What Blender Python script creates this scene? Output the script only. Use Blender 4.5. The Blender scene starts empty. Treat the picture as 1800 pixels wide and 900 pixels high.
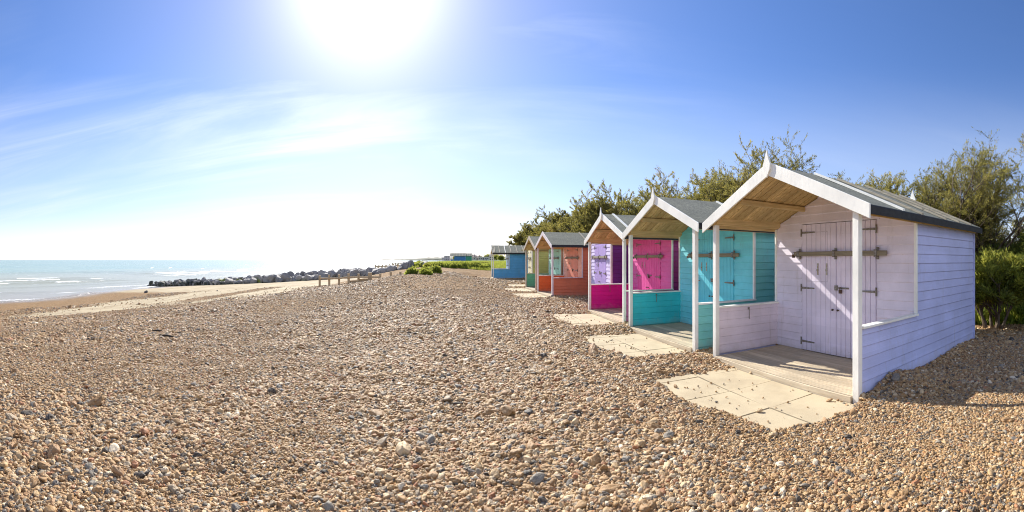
import bpy, bmesh, math, random
import numpy as np
from mathutils import Vector, Matrix, noise as mnoise

R = math.radians
rnd = random.Random(7)
nrng = np.random.default_rng(11)
sc = bpy.context.scene
COL = sc.collection
EYE = 1.5            # lens height above the hut bases, metres
FPX = 725.0          # photo pixels per radian of azimuth (1800 px wide photo)
HZ = 457.0           # horizon row in the photo
SEA_Z = -2.0
SUN_AZ = R(-20.3)    # from +Y towards +X
SUN_EL = R(35.0)


def at(px, r):
    t = (px - 900.0) / FPX
    return (math.sin(t) * r, math.cos(t) * r)


def zat(py, r):
    return EYE - (py - HZ) * r / FPX


# ------------------------------------------------------------------ helpers
def tag(o, label=None, cat=None, group=None, kind=None):
    if label: o['label'] = label
    if cat: o['category'] = cat
    if group: o['group'] = group
    if kind: o['kind'] = kind
    return o


def empty(name, loc=(0, 0, 0), rz=0.0):
    o = bpy.data.objects.new(name, None)
    o.empty_display_size = 0.3
    o.location = loc
    o.rotation_euler = (0, 0, rz)
    COL.objects.link(o)
    return o


class MB:
    """collects polygons of ONE mesh"""
    def __init__(self):
        self.v, self.f = [], []

    def poly(self, pts, faces):
        b = len(self.v)
        self.v += [tuple(p) for p in pts]
        self.f += [tuple(b + i for i in f) for f in faces]

    def hexa(self, p):
        self.poly(p, [(0, 3, 2, 1), (4, 5, 6, 7), (0, 1, 5, 4), (1, 2, 6, 5), (2, 3, 7, 6), (3, 0, 4, 7)])

    def box(self, x0, x1, y0, y1, z0, z1):
        self.hexa([(x0, y0, z0), (x1, y0, z0), (x1, y1, z0), (x0, y1, z0),
                   (x0, y0, z1), (x1, y0, z1), (x1, y1, z1), (x0, y1, z1)])

    def prism(self, pts, vec):
        """closed prism: polygon pts extruded by vec"""
        n = len(pts)
        q = [tuple(p) for p in pts] + [tuple(Vector(p) + Vector(vec)) for p in pts]
        self.poly(q, [tuple(range(n))[::-1], tuple(range(n, 2 * n))] +
                  [(i, (i + 1) % n, n + (i + 1) % n, n + i) for i in range(n)])

    def tube(self, pts, rad, sides=6):
        """tapered tube along pts; rad is a list or number"""
        pts = [Vector(p) for p in pts]
        if not isinstance(rad, (list, tuple)): rad = [rad] * len(pts)
        b = len(self.v)
        n = len(pts)
        for i, p in enumerate(pts):
            d = (pts[min(i + 1, n - 1)] - pts[max(i - 1, 0)])
            d = d.normalized() if d.length > 1e-9 else Vector((0, 0, 1))
            a = d.cross(Vector((0.31, 0.11, 0.95)))
            if a.length < 1e-3: a = d.cross(Vector((1, 0, 0)))
            a.normalize(); c = d.cross(a)
            for k in range(sides):
                t = 2 * math.pi * k / sides
                self.v.append(tuple(p + (a * math.cos(t) + c * math.sin(t)) * rad[i]))
        for i in range(n - 1):
            for k in range(sides):
                k2 = (k + 1) % sides
                self.f.append((b + i * sides + k, b + i * sides + k2, b + (i + 1) * sides + k2, b + (i + 1) * sides + k))
        self.f.append(tuple(b + k for k in range(sides))[::-1])
        self.f.append(tuple(b + (n - 1) * sides + k for k in range(sides)))

    def build(self, name, m, parent=None, bevel=0.0, smooth=False):
        me = bpy.data.meshes.new(name)
        me.from_pydata(self.v, [], self.f)
        bm = bmesh.new(); bm.from_mesh(me)
        bmesh.ops.recalc_face_normals(bm, faces=bm.faces)
        bm.to_mesh(me); bm.free()
        if smooth:
            me.polygons.foreach_set('use_smooth', [True] * len(me.polygons))
        me.materials.append(m)
        o = bpy.data.objects.new(name, me)
        COL.objects.link(o)
        if parent is not None: o.parent = parent
        if bevel:
            md = o.modifiers.new('edge', 'BEVEL'); md.width = bevel; md.segments = 2; md.limit_method = 'ANGLE'
        return o


# ------------------------------------------------------------------ materials
class NT:
    def __init__(self, tree):
        self.t = tree
    def n(self, typ, **kw):
        x = self.t.nodes.new(typ)
        for k, v in kw.items():
            if k.startswith('i_'):
                x.inputs[k[2:].replace('_', ' ')].default_value = v
            else:
                setattr(x, k, v)
        return x
    def l(self, a, b):
        self.t.links.new(a, b)
    def math(self, op, a, b=None, c=None, clamp=False):
        x = self.n('ShaderNodeMath', operation=op, use_clamp=clamp)
        for i, v in enumerate((a, b, c)):
            if v is None: continue
            if isinstance(v, (int, float)): x.inputs[i].default_value = v
            else: self.l(v, x.inputs[i])
        return x.outputs[0]
    def mix(self, fac, a, b, blend='MIX'):
        x = self.n('ShaderNodeMix', data_type='RGBA', blend_type=blend)
        for s, v in ((x.inputs[0], fac), (x.inputs[6], a), (x.inputs[7], b)):
            if isinstance(v, (int, float)): s.default_value = v
            elif isinstance(v, tuple): s.default_value = v if len(v) == 4 else v + (1,)
            else: self.l(v, s)
        return x.outputs[2]
    def ramp(self, fac, stops, interp='LINEAR'):
        x = self.n('ShaderNodeValToRGB')
        x.color_ramp.interpolation = interp
        e = x.color_ramp.elements
        while len(e) < len(stops): e.new(0.5)
        for i, (p, c) in enumerate(stops):
            e[i].position = p
            e[i].color = (c + (1,)) if isinstance(c, tuple) else (c, c, c, 1)
        self.l(fac, x.inputs[0])
        return x.outputs[0]
    def maprange(self, v, a, b, c=0.0, d=1.0, smooth=True):
        x = self.n('ShaderNodeMapRange', interpolation_type='SMOOTHSTEP' if smooth else 'LINEAR')
        self.l(v, x.inputs[0])
        for i, q in enumerate((a, b, c, d)): x.inputs[1 + i].default_value = q
        return x.outputs[0]
    def noise(self, vec, scale, detail=4, rough=.55, distort=0.0):
        x = self.n('ShaderNodeTexNoise')
        x.inputs['Scale'].default_value = scale; x.inputs['Detail'].default_value = detail
        x.inputs['Roughness'].default_value = rough; x.inputs['Distortion'].default_value = distort
        if vec is not None: self.l(vec, x.inputs['Vector'])
        return x.outputs['Fac']
    def scale(self, vec, s):
        x = self.n('ShaderNodeMapping'); x.inputs['Scale'].default_value = s
        self.l(vec, x.inputs['Vector'])
        return x.outputs[0]


def newmat(name):
    m = bpy.data.materials.new(name); m.use_nodes = True
    nt = NT(m.node_tree)
    b = m.node_tree.nodes['Principled BSDF']
    return m, nt, b


def bump(nt, b, h, strength, dist=0.01):
    x = nt.n('ShaderNodeBump'); x.inputs['Strength'].default_value = strength; x.inputs['Distance'].default_value = dist
    nt.l(h, x.inputs['Height']); nt.l(x.outputs[0], b.inputs['Normal'])


_paint = {}
def paint(c, wear=.48, rough=.55, board=0.125, grain_dir=(2.2, 2.2, 42)):
    """sun-bleached brushed paint on softwood: blotches, rust and dirt streaks, flaking to bare wood"""
    key = (c, wear, board)
    if key in _paint: return _paint[key]
    m, nt, b = newmat('painted_wood')
    co = nt.n('ShaderNodeTexCoord').outputs['Object']
    grain = nt.noise(nt.scale(co, grain_dir), 3.0, 5, .65)
    blotch = nt.noise(co, 1.7, 5, .6)
    streak = nt.noise(nt.scale(co, (4.3, 4.7, .45)), 2.0, 7, .72, .35)
    col = nt.mix(nt.maprange(blotch, .3, .7), tuple(x * .88 for x in c), tuple(min(1, x * 1.08) for x in c))
    # board to board change of tone
    sep = nt.n('ShaderNodeSeparateXYZ'); nt.l(co, sep.inputs[0])
    idx = nt.math('FLOOR', nt.math('DIVIDE', sep.outputs[2], board))
    wn = nt.n('ShaderNodeTexWhiteNoise', noise_dimensions='1D'); nt.l(idx, wn.inputs['W'])
    col = nt.mix(nt.math('MULTIPLY', wn.outputs['Value'], .16), col, tuple(x * .55 for x in c))
    dirt = nt.math('MULTIPLY', nt.maprange(streak, .55, .80), wear)
    col = nt.mix(dirt, col, (.30, .24, .15))
    spl = nt.maprange(nt.math('ADD', sep.outputs[2], nt.math('MULTIPLY', nt.math('SUBTRACT', nt.noise(co, 6.0, 6, .7), .5), .5)), .26, .0)
    col = nt.mix(nt.math('MULTIPLY', spl, .35), col, (.42, .35, .26))          # mud and salt splashed up from the shingle
    fl = nt.noise(nt.scale(co, (5, 5, 16)), 4.0, 6, .7)
    flake = nt.math('MULTIPLY', nt.maprange(fl, .66, .70), wear * 1.3, clamp=True)
    col = nt.mix(flake, col, (.36, .30, .22))
    nt.l(col, b.inputs['Base Color'])
    nt.l(nt.maprange(grain, .2, .8, rough - .1, rough + .2), b.inputs['Roughness'])
    bump(nt, b, nt.math('ADD', grain, nt.math('MULTIPLY', flake, -.8)), .35, .006)
    _paint[key] = m
    return m


def wood(name, c, dark, axis='x', rough=.75, sc_=1.0, board=None):
    m, nt, b = newmat(name)
    co = nt.n('ShaderNodeTexCoord').outputs['Object']
    s = {'x': (.7, 14, 14), 'y': (14, .7, 14), 'z': (14, 14, .7)}[axis]
    g = nt.noise(nt.scale(co, tuple(q * sc_ for q in s)), 2.2, 7, .7, .3)
    bl = nt.noise(co, 2.1, 4, .6)
    kn = nt.noise(co, 9.0, 2, .5)
    col = nt.mix(nt.maprange(g, .33, .68), dark, c)
    col = nt.mix(nt.math('MULTIPLY', nt.maprange(bl, .45, .75), .5), col, tuple(x * .55 for x in c))
    col = nt.mix(nt.math('MULTIPLY', nt.maprange(kn, .72, .8), .7), col, tuple(x * .3 for x in dark))
    if board:
        sx = nt.n('ShaderNodeSeparateXYZ'); nt.l(co, sx.inputs[0])
        wn = nt.n('ShaderNodeTexWhiteNoise', noise_dimensions='1D'); nt.l(nt.math('FLOOR', nt.math('DIVIDE', sx.outputs[0], board)), wn.inputs['W'])
        col = nt.mix(nt.math('MULTIPLY', wn.outputs['Value'], .6), col, tuple(q * .6 for q in dark))
    nt.l(col, b.inputs['Base Color'])
    b.inputs['Roughness'].default_value = rough
    bump(nt, b, g, .5, .006)
    return m


def plain(name, c, rough=.6, metal=0.0, var=.25, scale=8.0, c2=None, bmp=.2):
    m, nt, b = newmat(name)
    co = nt.n('ShaderNodeTexCoord').outputs['Object']
    n1 = nt.noise(co, scale, 6, .65)
    c2 = c2 or tuple(x * (1 - var) for x in c)
    nt.l(nt.mix(nt.maprange(n1, .35, .65), c2, c), b.inputs['Base Color'])
    b.inputs['Roughness'].default_value = rough
    b.inputs['Metallic'].default_value = metal
    if bmp: bump(nt, b, n1, bmp, .01)
    return m


WHITE = paint((.90, .89, .82), .2, .55, 9.0, (9, 9, 3))
WHITE_PINK = paint((.80, .72, .72), .2, .55, 9.0, (9, 9, 3))
TAN_TRIM = paint((.56, .47, .37), .3, .55, 9.0, (9, 9, 3))
CEIL = wood('ceiling_boards', (.80, .61, .29), (.50, .35, .14), 'y', .75, 1.0, .1197)
BEAM = wood('porch_timber', (.74, .57, .29), (.50, .36, .16), 'x')
DECK = wood('deck_boards', (.74, .63, .45), (.50, .40, .27), 'y', .8, 1.2, 1.3 / 11)
BAR = wood('grey_timber', (.32, .28, .19), (.19, .16, .105), 'y')
GROYNE = wood('groyne_timber', (.60, .47, .29), (.36, .27, .16), 'z')
def felt():
    m, nt, b = newmat('roof_felt')
    co = nt.n('ShaderNodeTexCoord').outputs['Object']
    n1 = nt.noise(co, 26, 6, .65); n2 = nt.noise(co, 3.2, 7, .7); n3 = nt.noise(nt.scale(co, (6, .7, .7)), 1.5, 4, .6)
    col = nt.mix(nt.maprange(n1, .35, .65), (.115, .12, .095), (.21, .215, .17))
    col = nt.mix(nt.math('MULTIPLY', nt.maprange(n3, .5, .75), .5), col, (.10, .10, .085))
    col = nt.mix(nt.math('MULTIPLY', nt.maprange(n2, .58, .66), .55), col, (.34, .33, .22))     # lichen
    nt.l(col, b.inputs['Base Color']); b.inputs['Roughness'].default_value = .95
    bump(nt, b, nt.math('ADD', n1, n2), .5, .01)
    return m
FELT = felt()
FELT_OLD = plain('felt_plain', (.20, .205, .165), .95, 0, .4, 26, (.115, .12, .095), .5)
FELT_EDGE = plain('felt_edge', (.03, .032, .036), .8, 0, .4, 14)
BATTEN = wood('roof_batten', (.46, .42, .32), (.30, .26, .19), 'y')
METAL = plain('weathered_iron', (.30, .29, .265), .6, .35, .5, 30, (.17, .13, .09))
RUST = plain('rusty_iron', (.16, .085, .045), .7, .4, .5, 40, (.06, .04, .03))
ZINC = plain('zinc', (.55, .55, .5), .45, .8, .3, 30, (.3, .22, .12))


# ------------------------------------------------------------------ terrain
def sstep(a, b, x):
    t = np.clip((x - a) / (b - a), 0, 1)
    return t * t * (3 - 2 * t)


_h = nrng.random((256, 256))
def vnoise(x, y):
    xi = np.floor(x).astype(int); yi = np.floor(y).astype(int)
    fx = x - xi; fy = y - yi
    fx = fx * fx * (3 - 2 * fx); fy = fy * fy * (3 - 2 * fy)
    g = lambda a, b: _h[a % 256, b % 256]
    return (g(xi, yi) * (1 - fx) + g(xi + 1, yi) * fx) * (1 - fy) + (g(xi, yi + 1) * (1 - fx) + g(xi + 1, yi + 1) * fx) * fy - .5


# huts: front-right corner, turn, width, porch depth, depth
HUTS = [
    dict(key='lilac', fr=(3.19, 2.86), az=.103, W=2.66, patio=(4, 2)),
    dict(key='turquoise', fr=(2.85, 6.00), az=.142, W=2.58, patio=(4, 2)),
    dict(key='magenta', fr=(2.525, 9.11), az=.124, W=2.66, patio=(4, 2)),
    dict(key='purple', fr=(3.065, 12.45), az=.06, W=2.5, patio=None),
    dict(key='orange', fr=(1.575, 16.25), az=.172, W=2.56, patio=(4, 2)),
    dict(key='tan', fr=(1.11, 19.55), az=.160, W=2.5, patio=(4, 2)),
    dict(key='yellow', fr=(1.12, 22.9), az=.05, W=2.4, patio=(4, 2)),
    dict(key='blue', fr=(-1.50, 32.4), az=.10, W=2.6, patio=(4, 2)),
]
for h in HUTS:
    n = Vector((math.cos(h['az']), math.sin(h['az']))); t = Vector((-n.y, n.x))
    h['n'], h['t'] = n, t
    c = Vector(h['fr']) + t * h['W'] / 2
    h['c'] = c
HD = 3.5


def terrain(x, y, detail=True):
    x = np.asarray(x, float); y = np.asarray(y, float)
    c = -(x + .1 * (np.clip(y, -60, 3000) - 10))
    A = np.interp(c, [-80, -6, 0, 5, 9, 11, 13, 17, 25, 33, 60, 200], [.4, .12, .03, .0, -.05, -.28, -.6, -1.0, -1.5, -2.0, -3.5, -6])
    B = np.interp(c, [-80, -3, 0, 2.5, 5, 7, 8.5, 12, 20, 30, 40, 60, 200], [.5, .05, .14, .5, .62, .3, -.05, -.55, -.9, -1.5, -2.1, -3.5, -6])
    Cc = np.interp(c, [-200, -60, 0, 5, 9, 14, 22, 32, 40, 60, 200], [1.25, 1.05, 1.0, 1.02, .98, -.2, -1.0, -1.8, -2.2, -3.5, -6])
    s1 = sstep(12, 29, y); s2 = sstep(33, 52, y)
    z = (A * (1 - s1) + B * s1) * (1 - s2) + Cc * s2
    # coast swings seaward far off
    if detail:
        near = 1 - sstep(14, 60, np.hypot(x, y))
        z = z + .05 * vnoise(x * .55 + 7, y * .55) * (1 - sstep(11, 16, c)) + .05 * near * vnoise(x * 1.5, y * 1.5 + 31) + .03 * near * vnoise(x * 4.1, y * 4.1 + 3)
        z = z + .12 * vnoise(x * .12 + 50, y * .12) * sstep(8, 20, np.hypot(x, y)) * sstep(20, 10, c)
    # shingle banked round the huts, kept off floors and paving
    for h in HUTS:
        dx, dy = x - h['c'][0], y - h['c'][1]
        u = dx * h['n'][0] + dy * h['n'][1]; v = dx * h['t'][0] + dy * h['t'][1]
        W = h['W'] / 2
        m = np.maximum(np.maximum(-1.6 - u, u - HD - .8), np.abs(v) - W - .5)
        flat = 1 - sstep(0, 1.2, m)
        base = .045 + .05 * vnoise(x * 2.3 + 11, y * 2.3) if detail else .045
        if h['key'] == 'lilac':
            base = base + .13 * np.exp(-(((u - .62) / .42) ** 2 + ((v + W + .28) / .40) ** 2)) + .05 * sstep(.2, 3.2, u)
        z = z * (1 - flat) + base * flat
        ins = 1 - sstep(-.08, -.01, np.maximum(np.maximum(-u, u - HD), np.abs(v) - W))
        z = z * (1 - ins) + (-.16) * ins
        if h['patio']:
            wob = .10 * vnoise(u * 2.4 + h['c'][1], v * 2.4) + .05 * vnoise(u * 7, v * 7 + 4)
            pm = np.maximum(np.maximum(-1.29 - u, u - .05), np.abs(v + .03) - 1.37) + wob * .8 + .01
            cut = .34 * np.clip(-.62 - u, 0, 1) * sstep(.2, 1.2, -v)     # shingle creeps over the outer corners
            p = 1 - sstep(-.06, .03, pm + cut)
            z = z * (1 - p) + (-.10) * p
    return z


def tz(x, y):
    return float(terrain(np.array([x]), np.array([y]))[0])


def wipe_attr(me, name, vals):
    a = me.attributes.new(name, 'FLOAT', 'POINT')
    a.data.foreach_set('value', np.asarray(vals, np.float32))


def masks(x, y, z):
    c = -(x + .1 * (y - 10))
    nn = vnoise(x * .22, y * .07 + 9) * 5 + vnoise(x * .9, y * .25) * 1.8
    cc = c + nn
    a_ = 3.6 * (1 - sstep(13, 24, y))
    sand = sstep(11.0 + a_, 13.8 + a_, cc) * (1 - sstep(20 - .4 * a_, 22.5 - .4 * a_, cc) * (1 - sstep(20, 27, y)))
    band = sstep(15.2, 15.8, c + .4 * nn) * (1 - sstep(17.0, 17.8, c + .4 * nn)) * (1 - sstep(26, 34, y)) * sstep(12, 20, y)
    sand = sand * (1 - .75 * band) * sstep(5, 10.5, y + .1 * c)
    gr = sstep(40, 46, y + 6 * vnoise(x * .25, y * .12) + 3 * vnoise(x * .9, y * .4)) * (1 - sstep(7.4, 9.4, c + 3 * vnoise(x * .3, y * .2 + 5)))
    gr = np.maximum(gr, sstep(7.3, 8.6, x + .13 * (y - 4) + 1.0 * vnoise(x * .8, y * .8)) * (1 - sstep(30, 60, y)))
    return sand, gr


def make_terrain():
    ang = np.concatenate([np.arange(-84, 84, .36), np.arange(84, 276, 3.0)])
    ang = np.radians(ang)
    rr = [0.5]
    while rr[-1] < 60: rr.append(rr[-1] * 1.0125 + .004)
    while rr[-1] < 9000: rr.append(rr[-1] * 1.07)
    rr = np.array(rr)
    na, nr = len(ang), len(rr)
    Rr, Aa = np.meshgrid(rr, ang, indexing='ij')
    x = (np.sin(Aa) * Rr).ravel(); y = (np.cos(Aa) * Rr).ravel()
    z = terrain(x, y)
    V = np.stack([x, y, z], 1)
    V = np.vstack([V, [[0, 0, z[:na].mean()]]])
    i = np.arange(nr - 1)[:, None] * na; k = np.arange(na)[None, :]; k2 = (k + 1) % na
    F = np.stack([i + k, i + k2, i + na + k2, i + na + k], -1).reshape(-1, 4)
    faces = F.tolist() + [[nr * na, (q + 1) % na, q] for q in range(na)]
    me = bpy.data.meshes.new('beach_ground')
    me.from_pydata(V.tolist(), [], faces)
    s, g = masks(V[:, 0], V[:, 1], V[:, 2])
    wipe_attr(me, 'sand', s); wipe_attr(me, 'grass', g)
    me.polygons.foreach_set('use_smooth', [True] * len(me.polygons))
    bm = bmesh.new(); bm.from_mesh(me); bmesh.ops.recalc_face_normals(bm, faces=bm.faces)
    if bm.faces[100].normal.z < 0: bmesh.ops.reverse_faces(bm, faces=bm.faces)
    bm.to_mesh(me); bm.free()
    o = bpy.data.objects.new('beach_ground', me); COL.objects.link(o)
    tag(o, 'tan shingle beach running down to pale sand and the sea', 'beach', kind='structure')
    # material
    m, nt, b = newmat('shingle_sand_grass')
    pos = nt.n('ShaderNodeNewGeometry').outputs['Position']
    sepp = nt.n('ShaderNodeSeparateXYZ'); nt.l(pos, sepp.inputs[0])
    def vor(sc_, feat='F1'):
        v = nt.n('ShaderNodeTexVoronoi', feature=feat, voronoi_dimensions='2D'); v.inputs['Scale'].default_value = sc_
        v.inputs['Randomness'].default_value = 1.0
        nt.l(pos, v.inputs['Vector']); return v
    stones = [(0, (.09, .08, .075)), (.10, (.28, .18, .09)), (.30, (.40, .26, .135)), (.52, (.36, .26, .17)), (.66, (.50, .37, .22)), (.80, (.24, .22, .20)), (.88, (.58, .48, .36)), (.96, (.33, .16, .08))]
    v1, v2 = vor(34), vor(15.0)
    def stone_col(v):
        sp = nt.n('ShaderNodeSeparateColor'); nt.l(v.outputs['Color'], sp.inputs[0])
        return nt.ramp(sp.outputs[0], stones, 'CONSTANT')
    dcam = nt.n('ShaderNodeVectorMath', operation='LENGTH'); nt.l(pos, dcam.inputs[0])
    far = nt.maprange(dcam.outputs['Value'], 12, 34)
    gcol = nt.mix(nt.math('MULTIPLY', far, .55), stone_col(v1), stone_col(v2))
    big = nt.noise(pos, .35, 5, .6)
    gcol = nt.mix(1.0, nt.mix(nt.math('MULTIPLY', nt.maprange(big, .4, .7), .35), gcol, (.30, .22, .14)), (1.0, .905, .765), 'MULTIPLY')
    sn = nt.noise(pos, 3.0, 8, .7); sn2 = nt.noise(nt.scale(pos, (1.2, .25, 1)), 1.2, 5, .6)
    sandc = nt.mix(nt.maprange(sn2, .35, .7), (.50, .42, .28), (.36, .28, .18))
    sandc = nt.mix(nt.math('MULTIPLY', nt.maprange(sn, .55, .75), .4), sandc, (.25, .19, .13))
    wet = nt.maprange(nt.math('ADD', sepp.outputs[2], nt.math('MULTIPLY', nt.math('SUBTRACT', sn2, .5), .25)), -1.62, -1.9)
    a1 = nt.n('ShaderNodeAttribute', attribute_name='sand').outputs['Fac']
    a2 = nt.n('ShaderNodeAttribute', attribute_name='grass').outputs['Fac']
    # stones thin out on the sand in patches
    edge = nt.maprange(nt.math('ADD', a1, nt.math('MULTIPLY', nt.math('SUBTRACT', sn, .5), .9)), .35, .65)
    col = nt.mix(edge, gcol, sandc)
    col = nt.mix(nt.math('MULTIPLY', wet, .55), col, (.13, .11, .085))
    gn = nt.noise(pos, 1.1, 7, .7)
    grassc = nt.mix(nt.maprange(gn, .35, .65), (.10, .17, .022), (.22, .26, .05))
    gedge = nt.maprange(nt.math('ADD', a2, nt.math('MULTIPLY', nt.math('SUBTRACT', gn, .5), .8)), .4, .6)
    col = nt.mix(gedge, col, grassc)
    nt.l(col, b.inputs['Base Color'])
    nt.l(nt.math('SUBTRACT', .82, nt.math('MULTIPLY', wet, .62)), b.inputs['Roughness'])
    nt.l(nt.math('ADD', .06, nt.math('MULTIPLY', wet, .44)), b.inputs['Specular IOR Level'])
    d1, d2 = v1.outputs['Distance'], v2.outputs['Distance']
    hgt = nt.math('MULTIPLY', nt.math('SUBTRACT', 1.0, nt.math('ADD', nt.math('MULTIPLY', d1, .7), nt.math('MULTIPLY', d2, .8))), nt.math('SUBTRACT', 1.0, nt.math('MULTIPLY', edge, .93)))
    bump(nt, b, nt.math('ADD', hgt, nt.math('MULTIPLY', sn, .12)), .9, .05)
    me.materials.append(m)
    return o


ground = make_terrain()


# ------------------------------------------------------------------ loose shingle (uncountable: one object with geometry nodes)
def make_gravel():
    P, S, Cc = [], [], []
    rings = [(1.7, 4.2, 4400, .0108), (4.2, 7.5, 3100, .0118), (7.5, 12, 1600, .0138), (12, 19, 480, .0185), (19, 34, 130, .024)]
    def ok(x, y):
        z = terrain(x, y)
        s, g = masks(x, y, z)
        keep = (z > -.055) | (np.hypot(x, y) > 6) & (z > -1.3)
        for h in HUTS:
            dx, dy = x - h['c'][0], y - h['c'][1]
            u = dx * h['n'][0] + dy * h['n'][1]; v = dx * h['t'][0] + dy * h['t'][1]
            keep &= ~((u > -.03) & (u < HD + .02) & (np.abs(v) < h['W'] / 2 + .005))
            if h['patio']:
                keep &= ~((u > -1.42) & (u < .05) & (np.abs(v) < h['W'] / 2 + .12) & (z < -.02))
        keep &= (nrng.random(len(x)) > np.clip(s, 0, .97)) & (g < .5)
        return z, keep
    for r0, r1, den, size in rings:
        A0, A1 = R(-78), R(78)
        n = int(.5 * (A1 - A0) * (r1 * r1 - r0 * r0) * den)
        r = np.sqrt(nrng.random(n) * (r1 * r1 - r0 * r0) + r0 * r0); a = A0 + (A1 - A0) * nrng.random(n)
        x, y = np.sin(a) * r, np.cos(a) * r
        z, k = ok(x, y)
        x, y, z = x[k], y[k], z[k]
        m = len(x)
        s = size * np.exp(nrng.normal(0, .38, m)) * np.clip(1 + 1.1 * vnoise(x * .28 + 5, y * .16) + .7 * vnoise(x * 1.1, y * .6 + 3), .62, 1.18)
        big = nrng.random(m) < .006
        s[big] *= nrng.uniform(1.5, 2.1, big.sum())
        P.append(np.stack([x, y, z + s * nrng.uniform(-.25, .42, m)], 1)); S.append(s); Cc.append(nrng.random(m))
    # a scatter of stones on the paving and the porch floors
    for h in HUTS:
        if not h['patio']: continue
        n = 90
        u = nrng.uniform(-1.15, -.02, n); v = nrng.uniform(-1.2, 1.15, n)
        u = np.where(nrng.random(n) < .45, -1.15 + .5 * nrng.random(n) ** 2, u)
        x = h['c'][0] + u * h['n'][0] + v * h['t'][0]; y = h['c'][1] + u * h['n'][1] + v * h['t'][1]
        s = .0075 * np.exp(nrng.normal(0, .5, n))
        P.append(np.stack([x, y, .004 + s * .35], 1)); S.append(s); Cc.append(nrng.random(n))
    # stones thrown up against the foot of the walls and spilling on the deck edges
    for h in HUTS:
        W = h['W'] / 2
        for (ua, va, ub, vb, ou, ov, k) in ((0.0, -W, HD, -W, 0, -1, 900), (0, W, HD, W, 0, 1, 500), (HD, -W, HD, W, 1, 0, 150), (-.02, -W, -.02, -W + .25, -1, 0, 30), (-.02, W, -.02, W - .25, -1, 0, 40)):
            f = nrng.random(k); off = np.abs(nrng.normal(0, .07, k)) + .012
            u = ua + (ub - ua) * f + ou * off; v = va + (vb - va) * f + ov * off
            x = h['c'][0] + u * h['n'][0] + v * h['t'][0]; y = h['c'][1] + u * h['n'][1] + v * h['t'][1]
            out = terrain(h['c'][0] + (u + ou * .12) * h['n'][0] + (v + ov * .12) * h['t'][0], h['c'][1] + (u + ou * .12) * h['n'][1] + (v + ov * .12) * h['t'][1])
            s = .0125 * np.exp(nrng.normal(0, .4, k))
            P.append(np.stack([x, y, np.maximum(out, -.02) + .035 * np.exp(-off / .05) * nrng.random(k) + .3 * s], 1)); S.append(s); Cc.append(nrng.random(k))
    P = np.vstack(P); S = np.concatenate(S); Cc = np.concatenate(Cc)
    n = len(P)
    me = bpy.data.meshes.new('loose_shingle')
    me.vertices.add(n); me.vertices.foreach_set('co', P.astype(np.float32).ravel())
    wipe_attr(me, 'size', S); wipe_attr(me, 'tone', Cc)
    rot = np.stack([nrng.normal(0, .38, n), nrng.normal(0, .38, n), nrng.uniform(0, 6.283, n)], 1)
    a = me.attributes.new('turn', 'FLOAT_VECTOR', 'POINT'); a.data.foreach_set('vector', rot.astype(np.float32).ravel())
    shp = np.stack([nrng.uniform(.85, 1.5, n), nrng.uniform(.7, 1.05, n), nrng.uniform(.42, .8, n)], 1) * S[:, None]
    a = me.attributes.new('shape', 'FLOAT_VECTOR', 'POINT'); a.data.foreach_set('vector', shp.astype(np.float32).ravel())
    o = bpy.data.objects.new('loose_shingle', me); COL.objects.link(o)
    tag(o, 'loose tan, grey and cream pebbles covering the beach', 'pebbles', kind='stuff')
    # pebble material
    m, nt, b = newmat('pebble')
    tone = nt.n('ShaderNodeAttribute', attribute_name='tone', attribute_type='INSTANCER').outputs['Fac']
    base = nt.ramp(tone, [(0, (.045, .045, .05)), (.06, (.17, .17, .175)), (.09, (.31, .19, .085)), (.28, (.42, .27, .13)), (.42, (.36, .225, .12)),
                          (.54, (.50, .36, .20)), (.70, (.30, .25, .19)), (.78, (.60, .48, .32)), (.885, (.24, .235, .22)), (.925, (.74, .67, .55)), (.965, (.34, .15, .07))], 'CONSTANT')
    co = nt.n('ShaderNodeTexCoord').outputs['Object']
    add = nt.n('ShaderNodeVectorMath', operation='ADD'); nt.l(co, add.inputs[0])
    cmb = nt.n('ShaderNodeCombineXYZ'); nt.l(nt.math('MULTIPLY', tone, 531.0), cmb.inputs[0]); nt.l(cmb.outputs[0], add.inputs[1])
    n1 = nt.noise(add.outputs[0], 1.6, 5, .65)
    col = nt.mix(nt.maprange(n1, .35, .7), base, (.62, .54, .43))
    col = nt.mix(1.0, nt.mix(.72, col, base), (1.0, .90, .755), 'MULTIPLY')
    nt.l(col, b.inputs['Base Color']); b.inputs['Roughness'].default_value = .6
    b.inputs['Specular IOR Level'].default_value = .3
    bump(nt, b, n1, .25, .2)
    # node group
    ng = bpy.data.node_groups.new('shingle', 'GeometryNodeTree')
    ng.interface.new_socket('Geometry', in_out='INPUT', socket_type='NodeSocketGeometry')
    ng.interface.new_socket('Geometry', in_out='OUTPUT', socket_type='NodeSocketGeometry')
    N = ng.nodes.new; L = ng.links.new
    gi, go = N('NodeGroupInput'), N('NodeGroupOutput')
    g2i = N('GeometryNodeGeometryToInstance')
    for k in range(7):
        ico = N('GeometryNodeMeshIcoSphere'); ico.inputs['Subdivisions'].default_value = 3; ico.inputs['Radius'].default_value = 1.0
        spn = N('GeometryNodeSetPosition')
        nz = N('ShaderNodeTexNoise'); nz.inputs['Scale'].default_value = .85 + .1 * k; nz.inputs['Detail'].default_value = 1.5
        nz.noise_dimensions = '4D'; nz.inputs['W'].default_value = 3.7 * k
        sub = N('ShaderNodeVectorMath'); sub.operation = 'SUBTRACT'; sub.inputs[1].default_value = (.5, .5, .5)
        scl = N('ShaderNodeVectorMath'); scl.operation = 'SCALE'; scl.inputs['Scale'].default_value = 1.5
        L(nz.outputs['Color'], sub.inputs[0]); L(sub.outputs[0], scl.inputs[0]); L(scl.outputs[0], spn.inputs['Offset'])
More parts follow.
